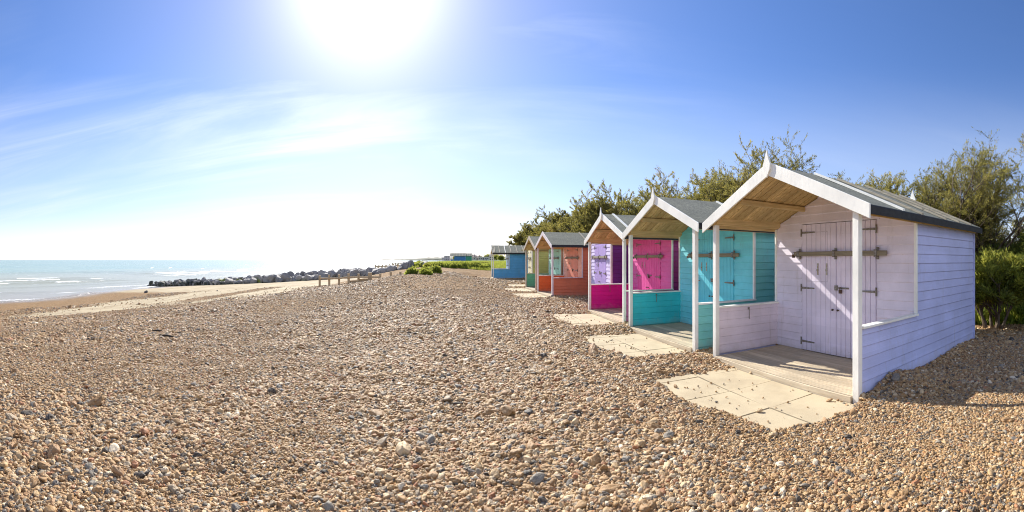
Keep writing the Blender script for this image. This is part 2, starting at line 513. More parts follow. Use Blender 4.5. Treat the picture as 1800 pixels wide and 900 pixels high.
        L(ico.outputs['Mesh'], spn.inputs['Geometry'])
        sm = N('GeometryNodeSetShadeSmooth'); L(spn.outputs[0], sm.inputs['Geometry'])
        mt = N('GeometryNodeSetMaterial'); mt.inputs['Material'].default_value = m; L(sm.outputs[0], mt.inputs['Geometry'])
        L(mt.outputs[0], g2i.inputs[0])
    iop = N('GeometryNodeInstanceOnPoints')
    iop.inputs['Pick Instance'].default_value = True
    def attr(name, typ):
        q = N('GeometryNodeInputNamedAttribute'); q.data_type = typ; q.inputs['Name'].default_value = name
        return q.outputs['Attribute']
    e2r = N('FunctionNodeEulerToRotation')
    L(attr('turn', 'FLOAT_VECTOR'), e2r.inputs[0])
    ri = N('FunctionNodeRandomValue'); ri.data_type = 'INT'; ri.inputs[4].default_value = 0; ri.inputs[5].default_value = 6
    L(gi.outputs[0], iop.inputs['Points']); L(g2i.outputs[0], iop.inputs['Instance'])
    L(ri.outputs[2], iop.inputs['Instance Index'])
    L(e2r.outputs[0], iop.inputs['Rotation']); L(attr('shape', 'FLOAT_VECTOR'), iop.inputs['Scale'])
    L(iop.outputs[0], go.inputs[0])
    md = o.modifiers.new('shingle', 'NODES'); md.node_group = ng
    me.materials.append(m)
    print('pebbles', n)


make_gravel()


# ------------------------------------------------------------------ huts
def clad(mb, A, B, z0, z1, nrm, pitch=.125, top=None, thick=.024, thin=.010, rr=None):
    """horizontal shiplap from A to B (local xy), bottom edge of every board proud; top(s,) gives the height limit along the wall"""
    A, B, n = Vector(A), Vector(B), Vector(nrm)
    L = (B - A).length; d = (B - A) / L
    z = z0
    while z < z1 - 1e-4:
        zt = min(z + pitch, z1)
        j = rr.uniform(-.0015, .0015) if rr else 0
        def span(zz):
            if top is None: return 0.0, L
            return top(zz)
        a0, b0 = span(z); a1, b1 = span(zt)
        if b0 - a0 < .02: break
        if b1 - a1 < .004: a1 = b1 = (a0 + b0) / 2; a1 -= .002; b1 += .002
        def q(s, off, zz):
            p = A + d * s + n * off
            return (p.x, p.y, zz)
        tb = thick + j
        # nose of the board is rounded back a little at the very bottom
        mb.hexa([q(a0, 0, z), q(b0, 0, z), q(b0, tb - .007, z), q(a0, tb - .007, z),
                 q(a0, 0, z + .008), q(b0, 0, z + .008), q(b0, tb, z + .008), q(a0, tb, z + .008)])
        mb.hexa([q(a0, 0, z + .008), q(b0, 0, z + .008), q(b0, tb, z + .008), q(a0, tb, z + .008),
                 q(a1, 0, zt), q(b1, 0, zt), q(b1, thin, zt), q(a1, thin, zt)])
        z = zt


def vboards(mb, x, y0, y1, z0, z1, w=.09, thick=.02, groove=.006, facing=-1):
    """tongue and groove boards standing up, front face towards -x"""
    n = max(1, round((y1 - y0) / w)); w = (y1 - y0) / n
    for i in range(n):
        a, b = y0 + i * w, y0 + (i + 1) * w
        mb.hexa([(x, a, z0), (x, b, z0), (x - thick, b - groove, z0), (x - thick, a + groove, z0),
                 (x, a, z1), (x, b, z1), (x - thick, b - groove, z1), (x - thick, a + groove, z1)])


def hinge(parent, x, yp, z, direction, length=.28, m=None):
    """T hinge: upright plate on the frame and a tapering strap over the door"""
    mb = MB()
    mb.box(x - .006, x, yp - .014, yp + .014, z - .06, z + .06)
    y2 = yp + direction * length
    mb.prism([(x - .009, yp, z - .017), (x - .009, y2, z - .010), (x - .009, y2 + direction * .014, z), (x - .009, y2, z + .010), (x - .009, yp, z + .017)], (.005, 0, 0))
    mb.tube([(x - .008, yp, z - .05), (x - .008, yp, z + .05)], .009, 6)
    for q in (.3, .6, .88):
        mb.box(x - .0125, x - .008, yp + direction * length * q - .005, yp + direction * length * q + .005, z - .005, z + .005)
    return mb.build('hinge', m or METAL, parent)


def padlock(parent, x, y, z, m=RUST):
    mb = MB()
    mb.box(x - .032, x - .008, y - .024, y + .024, z - .055, z)
    pts = [(x - .02, y - .015, z)] + [(x - .02, y - .015 * math.cos(a), z + .02 + .016 * math.sin(a)) for a in np.linspace(0, math.pi, 7)] + [(x - .02, y + .015, z)]
    mb.tube(pts, .004, 6)
    return mb.build('padlock', m, parent, .003)


def hut(spec, label, cols, trim=WHITE, porch=1.3, battens=(), finial=True, hz=0.0, ridge=2.69, slope=.43, er=.10, over=.06, be=.19,
        detail=True, colour_labels={}, bar=True, barge=True, seed=1):
    rr = random.Random(seed)
    W = spec['W']; w = W / 2; D = HD; hs = .80
    root = empty('beach_hut', (spec['c'][0], spec['c'][1], hz), spec['az'])
    tag(root, label, 'beach hut', 'colourful beach huts in a row')
    pe, pf, pl, pd = (paint(cols[k]) for k in ('ext', 'front', 'lining', 'door'))
    P = porch
    zu = ridge - .055            # underside of the roof at the ridge
    def under(y): return zu - slope * abs(y)
    eave = under(w)
    T = .03                      # wall core thickness
    # --- walls
    mb = MB(); clad(mb, (P, -w + T), (D, -w + T), -.05, eave - .012, (0, -1), rr=rr); mb.box(P, D, -w + T, -w + T + .02, -.05, eave - .015)
    o = mb.build('wall', pe, root)
    if 'ext' in colour_labels: o['label'] = colour_labels['ext']
    mb = MB(); clad(mb, (P, w - T), (D, w - T), -.05, eave - .012, (0, 1), rr=rr); mb.box(P, D, w - T - .02, w - T, -.05, eave - .015)
    mb.build('wall', pe, root)
    mb = MB()
    clad(mb, (D - T, -w + T), (D - T, w - T), -.05, zu - .04, (1, 0), rr=rr,
         top=lambda z: (max(0, w - T - max(0, (zu - .02 - z)) / slope), min(2 * (w - T), w - T + max(0, (zu - .02 - z)) / slope)))
    mb.build('wall', pe, root)
    # front wall: cladding either side of the doors and gable above
    dw, dh = .70, 2.08
    fl = .075 if porch else .03
    mb = MB()
    ht = under(dw + .08) - .0
    clad(mb, (P, -w + T), (P, -dw - .012), fl, min(eave + .02, dh), (-1, 0), rr=rr, top=lambda z: (max(0, w - T - (zu - .02 - z) / slope), w - T - dw - .012))
    clad(mb, (P, dw + .012), (P, w - T), fl, min(eave + .02, dh), (-1, 0), rr=rr, top=lambda z: (0, min(w - T - dw - .012, (zu - .02 - z) / slope - dw - .012)))
    clad(mb, (P, -w + T), (P, w - T), min(eave + .02, dh), zu - .03, (-1, 0), rr=rr,
         top=lambda z: (max(0, w - T - max(0, (zu - .02 - z)) / slope), min(2 * (w - T), w - T + max(0, (zu - .02 - z)) / slope)))
    mb.box(P, P + .02, -w + T, w - T, fl, min(eave + .0, dh) - .002)
    o = mb.build('front_wall', pf, root)
    if 'front' in colour_labels: o['label'] = colour_labels['front']
    # --- doors
    for s in (1, -1):
        mb = MB()
        y0, y1 = (.004, dw) if s > 0 else (-dw, -.004)
        vboards(mb, P - .004, y0, y1, fl + .012, min(eave, dh) - .01 if dh > eave else dh, .0875 if rr.random() < .5 else .1, .024)
        d = mb.build('door', pd, root)
        if 'door' in colour_labels and s > 0: d['label'] = colour_labels['door']
        if detail:
            for z in (1.93, 1.06, .22):
                hinge(d, P - .030, s * (dw + .012), z, -s, .26 + .03 * rr.random())
            kb = MB(); kb.tube([(P - .03, s * .05, .76), (P - .055, s * .05, .76), (P - .07, s * .05, .76)], [.008, .016, .012], 8)
            kb.build('knob', RUST, d, smooth=True)
            if s > 0:
                for yy in (.36, .18):
                    hb = MB(); hb.box(P - .037, P - .029, yy - .012, yy + .012, 1.27, 1.45); hb.box(P - .047, P - .037, yy - .016, yy + .016, 1.33, 1.36)
                    hb.build('bolt', ZINC, d)
                hb = MB()                      # outline of the hatch cut in the left leaf
                for a in ((.17, .60, 1.925, 1.935), (.17, .60, 1.165, 1.175)): hb.box(P - .030, P - .0275, a[0], a[1], a[2], a[3])
                for yy in (.165, .597): hb.box(P - .030, P - .0275, yy, yy + .006, 1.165, 1.935)
                hb.build('hatch', paint(tuple(c * .75 for c in cols['door'])), d)
    if bar and detail:
        b = MB(); b.box(P - .085, P - .045, -dw - .20, dw + .12, 1.56, 1.63)
        b = b.build('locking_bar', BAR, root, .004)
        for yy in (dw + .035, -.0, -dw - .035):
            q = MB(); q.box(P - .044, P - .034, yy - .022, yy + .022, 1.51, 1.68); q.box(P - .098, P - .087, yy - .022, yy + .022, 1.545, 1.645)
            q.box(P - .098, P - .034, yy - .022, yy + .022, 1.632, 1.642); q.box(P - .098, P - .034, yy - .022, yy + .022, 1.548, 1.558)
            q.build('bracket', METAL, b)
        padlock(b, P - .06, dw + .14, 1.59)
        hs_ = MB(); hs_.box(P - .040, P - .031, -.24, .03, 1.075, 1.10); hs_.box(P - .046, P - .031, -.03, .02, 1.05, 1.125)
        hs_.build('hasp', METAL, root)
        padlock(root, P - .035, -.10, 1.065)
    # door frame
    f = MB(); f.box(P - .030, P - .003, -dw - .055, dw + .055, min(eave, dh) + .002, min(eave, dh) + .035)
    f.build('lintel', pf, root, .002)
    if porch:
        # --- low walls with lining, sills, posts
        for s in (-1, 1):
            mb = MB(); clad(mb, (.07, s * (w - T)), (P, s * (w - T)), -.05, hs - .03, (0, s), rr=rr)
            o = mb.build('low_wall', paint(cols.get('low', cols['ext'])), root)
            mb = MB(); clad(mb, (.07, s * (w - T - .004)), (P - .012, s * (w - T - .004)), .08, hs - .03, (0, -s), thick=.016, thin=.012, rr=rr)
            o = mb.build('low_wall_lining', pl, root)
            if 'lining' in colour_labels: o['label'] = colour_labels['lining']
            mb = MB(); mb.box(.07, P + .012, min(s * (w + .025), s * (w - .075)), max(s * (w + .025), s * (w - .075)), hs - .027, hs)
            mb.build('sill', trim, root, .004)
            mb = MB(); mb.box(.0, .068, min(s * (w + .004), s * (w - .078)), max(s * (w + .004), s * (w - .078)), -.12, eave - .04)
            mb.build('post', trim, root, .006)
            # upright trims: porch opening and rear corner
            mb = MB(); mb.box(P - .034, P + .006, min(s * (w + .008), s * (w - .030)), max(s * (w + .008), s * (w - .030)), hs + .001, eave - .05)
            mb.build('opening_trim', trim, root, .003)
            # cabin hook on the low wall
            if s > 0 and detail:
                hk = MB(); yq = w - T - .03
                hk.tube([(P * .5, yq, hs - .07), (P * .5, yq - .012, hs - .09), (P * .5, yq - .006, hs - .22), (P * .5 + .01, yq - .016, hs - .235)], .006, 6)
                hk.box(P * .5 - .016, P * .5 + .016, yq, yq + .012, hs - .085, hs - .05)
                hk.build('hook', METAL, root)
        # deck planks run across
        nb = 11; pw = (P - .0) / nb
        mb = MB()
        for i in range(nb):
            x0 = i * pw
            mb.hexa([(x0 + .003, -w + .085, .0), (x0 + pw - .003, -w + .085, .0), (x0 + pw - .003, w - .085, .0), (x0 + .003, w - .085, .0),
                     (x0 + .005, -w + .085, .07 + rr.uniform(-.002, .002)), (x0 + pw - .005, -w + .085, .07), (x0 + pw - .005, w - .085, .07), (x0 + .005, w - .085, .07 + rr.uniform(-.002, .002))])
            for g in range(1, 4):      # ribs worn into each plank
                xg = x0 + pw * g / 4
                mb.box(xg - .009, xg + .009, -w + .09, w - .09, .068, .0735)
        mb.build('deck', DECK, root)
        # front edge board of the deck
        mb = MB(); mb.box(-.022, -.001, -w + .085, w - .085, -.07, .066); mb.build('deck_edge', DECK, root, .004)
        # porch timbers: wall plates and purlins under the ceiling
        for s in (-1, 1):
            y = s * (w - .045)
            mb = MB(); mb.box(.004, P - .02, y - .035, y + .035, eave - .045, eave + .03); mb.build('wall_plate', BEAM, root, .004)
            if s > 0:
                mb = MB(); mb.box(.004, P - .02, y - .075, y - .04, eave - .02, eave + .06); mb.build('wall_plate', BEAM, root, .004)
            yp = s * w * .5
            mb = MB(); mb.box(.004, P - .02, yp - .025, yp + .025, under(yp) - .085, under(yp) - .012); mb.build('purlin', BEAM, root, .003)
        mb = MB(); mb.box(.004, P - .02, -.02, .02, zu - .10, zu - .03); mb.build('ridge_beam', BEAM, root, .003)
    # corner boards
    for s in (-1, 1):
        mb = MB(); mb.box(D - .02, D + .012, min(s * (w + .008), s * (w - .03)), max(s * (w + .008), s * (w - .03)), -.05, eave - .06)
        mb.build('corner_board', trim if not porch else pe, root)
        if not porch:
            mb = MB(); mb.box(P - .034, P + .03, min(s * (w + .008), s * (w - .045)), max(s * (w + .008), s * (w - .045)), -.05, eave - .03)
            mb.build('corner_board', trim, root, .003)
    # --- roof: felted deck both sides
    x0, x1 = -over + .012, D + .10
    for s in (-1, 1):
        ye = s * (w + er)
        def pt(x, y, dz): return (x, y, ridge - slope * abs(y) + dz)
        # slightly sagging felt sheet
        mb = MB(); nx, ny = 18, 8
        vs = []
        for lay, dz in ((0, 0.0), (1, -.020)):
            for i in range(nx + 1):
                for j in range(ny + 1):
                    x = x0 + (x1 - x0) * i / nx; y = ye * j / ny
                    n_ = mnoise.noise(Vector((x * 1.7 + seed * 9, y * 2.2, seed))) * .010
                    vs.append(pt(x, y, dz + n_))
        fs = []
        st = (nx + 1) * (ny + 1)
        for i in range(nx):
            for j in range(ny):
                a = i * (ny + 1) + j
                fs.append((a, a + 1, a + ny + 2, a + ny + 1)); fs.append((st + a, st + a + ny + 1, st + a + ny + 2, st + a + 1))
        for i in range(nx):
            for j in (0, ny):
                a = i * (ny + 1) + j; fs.append((a, a + ny + 1, st + a + ny + 1, st + a))
        for j in range(ny):
            for i in (0, nx):
                a = i * (ny + 1) + j; fs.append((a, a + 1, st + a + 1, st + a))
        mb.poly(vs, fs)
        rf = mb.build('roof', FELT, root)
        # boards under the felt (seen from the porch)
        mb = MB(); n = 30; bw = (x1 - .02 - x0) / n
        for i in range(n):
            xa, xb = x0 + i * bw + .005, x0 + (i + 1) * bw - .005
            mb.hexa([pt(xa, s * .004, -.055), pt(xb, s * .004, -.055), pt(xb, ye, -.055), pt(xa, ye, -.055),
                     pt(xa, s * .004, -.033), pt(xb, s * .004, -.033), pt(xb, ye, -.033), pt(xa, ye, -.033)])
        mb.build('ceiling', CEIL, root)
        mb = MB(); mb.prism([pt(x0, ye + s * .003, -.085), pt(x0, ye + s * .018, -.09), pt(x0, ye + s * .018, -.002), pt(x0, ye + s * .003, .006)], (x1 - x0, 0, 0))
        mb.build('felt_edge', FELT_EDGE, rf)
        mb = MB(); mb.box(.02, D, min(s * (w + .008), s * (w + .034)), max(s * (w + .008), s * (w + .034)), eave - .085, eave - .035); mb.build('eave_rail', BEAM, root)
        for bx in battens:
            mb = MB()
            mb.hexa([pt(bx, s * .03, .006), pt(bx + .055, s * .03, .006), pt(bx + .055, ye, .006), pt(bx, ye, .006),
                     pt(bx, s * .03, .034), pt(bx + .055, s * .03, .034), pt(bx + .055, ye, .034), pt(bx, ye, .034)])
            mb.build('batten', WHITE if rr.random() < .12 else BATTEN, rf)
        if barge:
            for xx, th in ((-over - .012, .022),):
                yb = s * (w + be)
                top0, tope = ridge + .03, ridge + .03 - slope * (w + be)
                mb = MB()
                mb.prism([(xx, s * .001, top0), (xx, yb, tope), (xx, yb, tope - .15), (xx, s * .001, top0 - .17)], (th, 0, 0))
                mb.build('bargeboard', trim, root, .003)
    mb = MB(); mb.prism([(D + .10, -w - .1, ridge - slope * (w + .1) - .1), (D + .10, 0, ridge - .1), (D + .10, w + .1, ridge - slope * (w + .1) - .1),
                         (D + .10, w + .1, ridge - slope * (w + .1)), (D + .10, 0, ridge), (D + .10, -w - .1, ridge - slope * (w + .1))], (.02, 0, 0))
    mb.build('rear_bargeboard', trim, root)
    if finial:
        mb = MB(); xx = -over - .036
        k = finial if isinstance(finial, float) else 1.0
        prof = [(-.0, -.19), (-.060, -.09), (-.066, -.02), (-.040, .035), (-.022, .085), (-.004, .15 * k), (.004, .15 * k), (.022, .085), (.040, .035), (.066, -.02), (.060, -.09)]
        mb.prism([(xx, y, ridge + .02 + z) for y, z in prof], (.022, 0, 0))
        mb.build('finial', trim, root, .003)
        mb = MB(); mb.prism([(D + .121, y, ridge + .02 + z) for y, z in prof], (.022, 0, 0)); mb.build('finial', trim, root)
    return root


H = {h['key']: h for h in HUTS}
hut(H['lilac'], 'lilac beach hut with white posts, nearest and largest of the row',
    dict(ext=(.50, .54, .84), front=(.79, .73, .83), lining=(.78, .69, .75), door=(.80, .73, .85)), battens=(.75, 1.25, 2.0, 2.5, 3.05), seed=1)
hut(H['turquoise'], 'turquoise beach hut with mint side wall, next to the lilac one',
    dict(ext=(.22, .64, .56), front=(.19, .72, .82), lining=(.045, .62, .68), door=(.17, .72, .86)), battens=(1.35, 2.6), seed=2,
    colour_labels={'ext': 'mint green side wall', 'low': 'mint'})
hut(H['magenta'], 'magenta pink beach hut with white bargeboards, behind the turquoise one',
    dict(ext=(.46, .04, .24), front=(.80, .12, .42), lining=(.72, .0, .30), door=(.86, .10, .41), low=(.62, .13, .36)), battens=(.22, 1.9, 2.9), seed=3)
hut(H['purple'], 'dark purple beach hut with lilac doors, set back without a porch',
    dict(ext=(.16, .02, .22), front=(.62, .54, .80), lining=(.2, .05, .3), door=(.46, .34, .70)), trim=WHITE_PINK, porch=0.0, finial=False, ridge=2.64, over=.03, be=.04, er=.03,
    battens=(1.0, 2.2), seed=4, barge=False, colour_labels={'door': 'lilac door with bleached white panel', 'front': 'pale lilac front wall'})
hut(H['orange'], 'burnt orange beach hut with coral doors and a low gable',
    dict(ext=(.68, .185, .08), front=(.86, .42, .29), lining=(.80, .15, .035), door=(.86, .32, .21)), trim=WHITE_PINK, battens=(1.55, 2.15), finial=False, seed=5)
hut(H['tan'], 'tan beach hut with mint doors and green porch lining, behind the orange one',
    dict(ext=(.46, .36, .23), front=(.46, .80, .67), lining=(.16, .44, .28), door=(.45, .78, .66)), trim=TAN_TRIM, battens=(.55, 1.8, 2.6), finial=False, seed=6,
    colour_labels={'lining': 'dark green porch lining', 'door': 'mint door'})
hut(H['yellow'], 'yellow-green beach hut with cream doors, partly hidden behind the tan one',
    dict(ext=(.54, .57, .20), front=(.66, .62, .36), lining=(.4, .4, .2), door=(.76, .68, .44)), trim=WHITE, porch=0.0, finial=False, ridge=2.64, over=.03, be=.04, er=.03,
    battens=(1.0, 2.2), seed=7, barge=False, colour_labels={'door': 'cream door'})
hut(H['blue'], 'blue beach hut with many pale roof battens, farthest of the near row',
    dict(ext=(.10, .40, .72), front=(.3, .55, .8), lining=(.02, .22, .50), door=(.5, .65, .8)), trim=WHITE,
    battens=(.02, .12, .5, .95, 1.4, 1.9, 2.4, 2.9, 3.35), finial=1.6, seed=8, er=.16, be=.16)

# paving in front of the porches
def paving_mat():
    m, nt, b = newmat('buff_paving')
    co = nt.n('ShaderNodeTexCoord').outputs['Object']
    n1 = nt.noise(co, 2.2, 6, .6); n2 = nt.noise(co, 60, 3, .6); n3 = nt.noise(co, 7, 5, .7)
    col = nt.mix(nt.maprange(n1, .35, .7), (.52, .43, .28), (.42, .34, .22))
    col = nt.mix(nt.math('MULTIPLY', nt.maprange(n3, .6, .75), .5), col, (.30, .25, .16))
    nt.l(col, b.inputs['Base Color']); b.inputs['Roughness'].default_value = .85
    bump(nt, b, nt.math('ADD', n2, n3), .35, .006)
    return m
PAV = paving_mat()
for h in HUTS:
    if not h['patio']: continue
    mb = MB(); nx, ny = 4, 2
    rr = random.Random(int(h['W'] * 1000))
    sx = .65; sy = .69; L = sy * nx
    for i in range(nx):
        for j in range(ny):
            y0 = -L / 2 - .03 + i * sy; x0 = -1.325 + j * sx
            g = .0065; tl = [rr.uniform(-.006, .004) for _ in range(4)]
            mb.hexa([(x0 + g, y0 + g, -.06), (x0 + sx - g, y0 + g, -.06), (x0 + sx - g, y0 + sy - g, -.06), (x0 + g, y0 + sy - g, -.06),
                     (x0 + g, y0 + g, tl[0]), (x0 + sx - g, y0 + g, tl[1]), (x0 + sx - g, y0 + sy - g, tl[2]), (x0 + g, y0 + sy - g, tl[3])])
    o = mb.build('paving', PAV)
    o.location = (h['c'][0], h['c'][1], 0); o.rotation_euler = (0, 0, h['az'])
    tag(o, 'buff concrete paving slabs in front of the %s beach hut' % h['key'], 'paving', 'paving at the hut doors', 'structure')


# ------------------------------------------------------------------ tamarisk trees
def leaf_mat(name, stops, trans=.35):
    m, nt, b = newmat(name)
    t = nt.n('ShaderNodeAttribute', attribute_name='tone').outputs['Fac']
    col = nt.ramp(t, stops)
    nt.l(col, b.inputs['Base Color']); b.inputs['Roughness'].default_value = .6
    tr = nt.n('ShaderNodeBsdfTranslucent'); nt.l(nt.mix(.55, col, (.50, .44, .10)), tr.inputs[0])
    mx = nt.n('ShaderNodeMixShader'); mx.inputs[0].default_value = trans
    nt.l(b.outputs[0], mx.inputs[1]); nt.l(tr.outputs[0], mx.inputs[2])
    nt.l(mx.outputs[0], m.node_tree.nodes['Material Output'].inputs['Surface'])
    return m
LEAF_T = leaf_mat('tamarisk_leaves', [(0, (.08, .08, .026)), (.35, (.16, .155, .046)), (.65, (.28, .245, .065)), (.85, (.40, .33, .08)), (1, (.27, .18, .085))], .48)
LEAF_G = leaf_mat('green_leaves', [(0, (.06, .09, .016)), (.5, (.24, .31, .045)), (1, (.48, .50, .07))], .6)
LEAF_K = leaf_mat('sea_kale_leaves', [(0, (.06, .12, .02)), (.5, (.20, .31, .03)), (1, (.42, .50, .07))], .55)
BARK = wood('bark', (.17, .125, .085), (.07, .05, .035), 'z')


def leaves_obj(name, P, D, S, Tn, mat, parent, wid=.28, rs=1):
    """many small leaf blades: one quad each, base P, direction D, length S"""
    rg = np.random.default_rng(rs)
    n = len(P)
    P = np.asarray(P); D = np.asarray(D); S = np.asarray(S)
    D = D / np.maximum(np.linalg.norm(D, axis=1, keepdims=True), 1e-6)
    rv = rg.normal(size=(n, 3)); side = np.cross(D, rv); side /= np.maximum(np.linalg.norm(side, axis=1, keepdims=True), 1e-6)
    w = (S * wid)[:, None] * side * .5
    mid = P + D * (S * .5)[:, None]; tip = P + D * S[:, None]
    V = np.stack([P, mid + w, tip, mid - w], 1).reshape(-1, 3)
    me = bpy.data.meshes.new(name)
    me.vertices.add(4 * n); me.vertices.foreach_set('co', V.astype(np.float32).ravel())
    me.loops.add(4 * n); me.loops.foreach_set('vertex_index', np.arange(4 * n, dtype=np.int32))
    me.polygons.add(n); me.polygons.foreach_set('loop_start', np.arange(0, 4 * n, 4, dtype=np.int32))
    me.update(calc_edges=True)
    wipe_attr(me, 'tone', np.repeat(np.clip(Tn, 0, 1), 4))
    me.materials.append(mat)
    o = bpy.data.objects.new(name, me); COL.objects.link(o)
    if parent: o.parent = parent
    return o


def tamarisk(x, y, h, spread, label, lean=(.1, 0, 0), seed=1, lsize=.07, mat=None, dens=1.0, stems=8, per=26, group='tamarisk trees behind the huts', cat='tree', name='tamarisk_tree'):
    rr = random.Random(seed); rg = np.random.default_rng(seed)
    z0 = tz(x, y) - .05
    root = empty(name, (x, y, z0))
    tag(root, label, cat, group)
    tr = MB(); P, Dd, S, Tn = [], [], [], []
    lean = Vector(lean)
    def grow(p, d, L, rad, lev, tone):
        n = 4 if lev < 2 else 3
        pts = [p.copy()]; rads = [rad]
        q = p.copy(); dd = d.copy()
        for i in range(n):
            dd = (dd + Vector((rr.gauss(0, .16), rr.gauss(0, .16), rr.gauss(.03, .12))) + lean * .12 + (Vector((0, 0, .10)) if lev < 3 else Vector((0, 0, -.02)))).normalized()
            q = q + dd * (L / n); pts.append(q.copy()); rads.append(rad * (1 - .7 * (i + 1) / n))
        tr.tube(pts, rads, 5 if lev < 2 else 3)
        if lev >= 3:
            k = int(per * dens * rr.uniform(.35, 1.5))
            if k > 0:
                tt = rg.random(k) ** .7
                idx = np.minimum((tt * n).astype(int), n - 1); fr = tt * n - idx
                PA = np.array([tuple(a) for a in pts])
                base = PA[idx] * (1 - fr)[:, None] + PA[idx + 1] * fr[:, None]
                P.append(base + rg.normal(0, .02, (k, 3))); Dd.append(np.array(dd)[None] * 1.0 + rg.normal(0, .42, (k, 3)) + np.array([0, 0, .15])[None])
                S.append(lsize * rg.uniform(.6, 1.5, k)); Tn.append(tone + rg.normal(0, .13, k))
        if lev < 4:
            kids = [5, 5, 4, 3][lev]
            for j in range(kids):
                f = .35 + .65 * (j + rr.random()) / kids
                i = min(int(f * n), n - 1); fr = f * n - i
                b = pts[i].lerp(pts[i + 1], fr)
                ax = Vector((rr.gauss(0, 1), rr.gauss(0, 1), rr.gauss(0, .5))).normalized()
                nd = (dd * 1.0 + ax * (.75 if lev < 3 else .9)).normalized()
                grow(b, nd, L * rr.uniform(.48, .72), max(rad * .5, .0035), lev + 1, tone + rr.gauss(0, .12))
    for s in range(stems):
        a = 2 * math.pi * s / stems + rr.uniform(-.4, .4)
        out = rr.uniform(.15, 1.0) * spread / max(h, .1)
        d = Vector((math.cos(a) * out, math.sin(a) * out, 1)).normalized()
        L = h * .46 * rr.uniform(.75, 1.15) * (1 - .15 * out)
        grow(Vector((math.cos(a) * .12, math.sin(a) * .12, 0)), d, L, .02 + .010 * h, 0, rr.uniform(.3, .62))
    P = np.vstack(P); zmax = np.percentile(P[:, 2], 99.7)
    k = h / zmax
    trk = tr.build('trunk', BARK, root, smooth=True)
    cr = leaves_obj('crown', P, np.vstack(Dd), np.concatenate(S) / k, np.concatenate(Tn), mat or LEAF_T, root, .2, seed)
    for o in (trk, cr):
        co = np.empty(len(o.data.vertices) * 3, np.float32); o.data.vertices.foreach_get('co', co); o.data.vertices.foreach_set('co', co * k); o.data.update()
    return root


TREES = [
    (8.5, 4.7, 4.1, 1.5, 'feathery tamarisk with bare upright sprigs, right behind the lilac hut roof', (.15, .0, 0), .062),
    (9.4, 2.3, 3.1, 1.5, 'broad yellowish tamarisk at the right edge, beside the lilac hut', (.2, -.1, 0), .062),
    (10.6, 4.6, 2.6, 1.6, 'yellow-green tamarisk filling the gap behind the rear corner of the lilac hut', (.1, 0, 0), .075),
    (10.8, 1.2, 2.4, 1.4, 'low tamarisk farther back at the right edge', (.1, 0, 0), .075),
    (8.3, 7.2, 3.6, 1.2, 'small tamarisk top showing just over the lilac roof ridge', (.1, 0, 0), .07),
    (7.35, 11.6, 5.3, 1.9, 'tallest tamarisk with loose sprigs, behind the lilac gable peak', (.1, 0, 0), .08),
    (7.3, 14.2, 4.8, 1.9, 'twiggy tamarisk with bare branches behind the turquoise hut roof', (.05, 0, 0), .085),
    (6.7, 19.0, 5.0, 2.1, 'rounded olive tamarisk behind the magenta hut roof', (0, 0, 0), .10),
    (5.5, 22.8, 5.3, 2.2, 'dense brownish tamarisk behind the orange hut roof', (0, 0, 0), .11),
    (4.6, 27.2, 5.1, 2.2, 'olive tamarisk standing between the orange and tan roofs', (0, 0, 0), .12),
    (3.2, 31.0, 5.0, 2.0, 'low spreading tamarisk above the tan hut roof', (0, 0, 0), .125),
    (1.9, 38.2, 4.6, 2.0, 'last tamarisk of the row, rising behind the blue hut', (-.1, 0, 0), .14),
]
for i, (x, y, h, sp, lab, ln, ls) in enumerate(TREES):
    tamarisk(x, y, h, sp, lab, ln, 20 + i, ls * .95, stems=10 if i > 5 else 8, per=50 if i > 5 else 36)
# low green shrubs beside the lilac hut
for i, (x, y, h, sp, lab) in enumerate([
        (7.7, 3.3, 1.6, .9, 'low bright green shrub against the rear corner of the lilac hut'),
        (8.5, 2.5, 2.1, 1.1, 'taller green shrub at the foot of the right tamarisk'),
        (8.3, 1.4, 1.3, .9, 'low green shrub on the shingle at the right edge')]):
    tamarisk(x, y, h, sp, lab, (0, 0, 0), 60 + i, .09, LEAF_G, 1.0, 7, 22, 'green shrubs beside the lilac hut', 'shrub', 'green_shrub')


# ------------------------------------------------------------------ leafy beach plants on the far shingle
def clump(x, y, w, h, label, seed, name='sea_kale', mat=LEAF_K, n=1500):
    rg = np.random.default_rng(seed)
    z0 = tz(x, y) - .05
    root = empty(name, (x, y, z0)); tag(root, label, 'plant', 'leafy green plants on the far shingle')
    nl = max(3, int(w * 1.6)); P, T = [], []
    for k in range(nl):
        cx, cy = rg.normal(0, w * .26), rg.normal(0, w * .26); rad = w * rg.uniform(.2, .38); hh = h * rg.uniform(.6, 1.0)
        q = rg.normal(size=(n // nl, 3)); q /= np.linalg.norm(q, axis=1, keepdims=True); q[:, 2] = np.abs(q[:, 2])
        q *= rg.uniform(.55, 1.0, (len(q), 1))
        P.append(np.stack([cx + q[:, 0] * rad, cy + q[:, 1] * rad, q[:, 2] * hh], 1)); T.append(rg.uniform(.25, .75) + rg.normal(0, .17, len(q)))
    P = np.vstack(P); D = P / np.array([w, w, h]) + rg.normal(0, .5, P.shape); D[:, 2] += .3
    leaves_obj('foliage', P, D, .16 * rg.uniform(.6, 1.5, len(P)), np.concatenate(T), mat, root, .55, seed)
    st = MB()
    for k in range(6):
        a = rg.uniform(0, 6.28); e = Vector((math.cos(a) * w * .3, math.sin(a) * w * .3, h * .6))
        st.tube([(0, 0, 0), tuple(e * .5 + Vector((0, 0, .05))), tuple(e)], [.02, .014, .006], 5)
    st.build('stem', BARK, root)
    return root


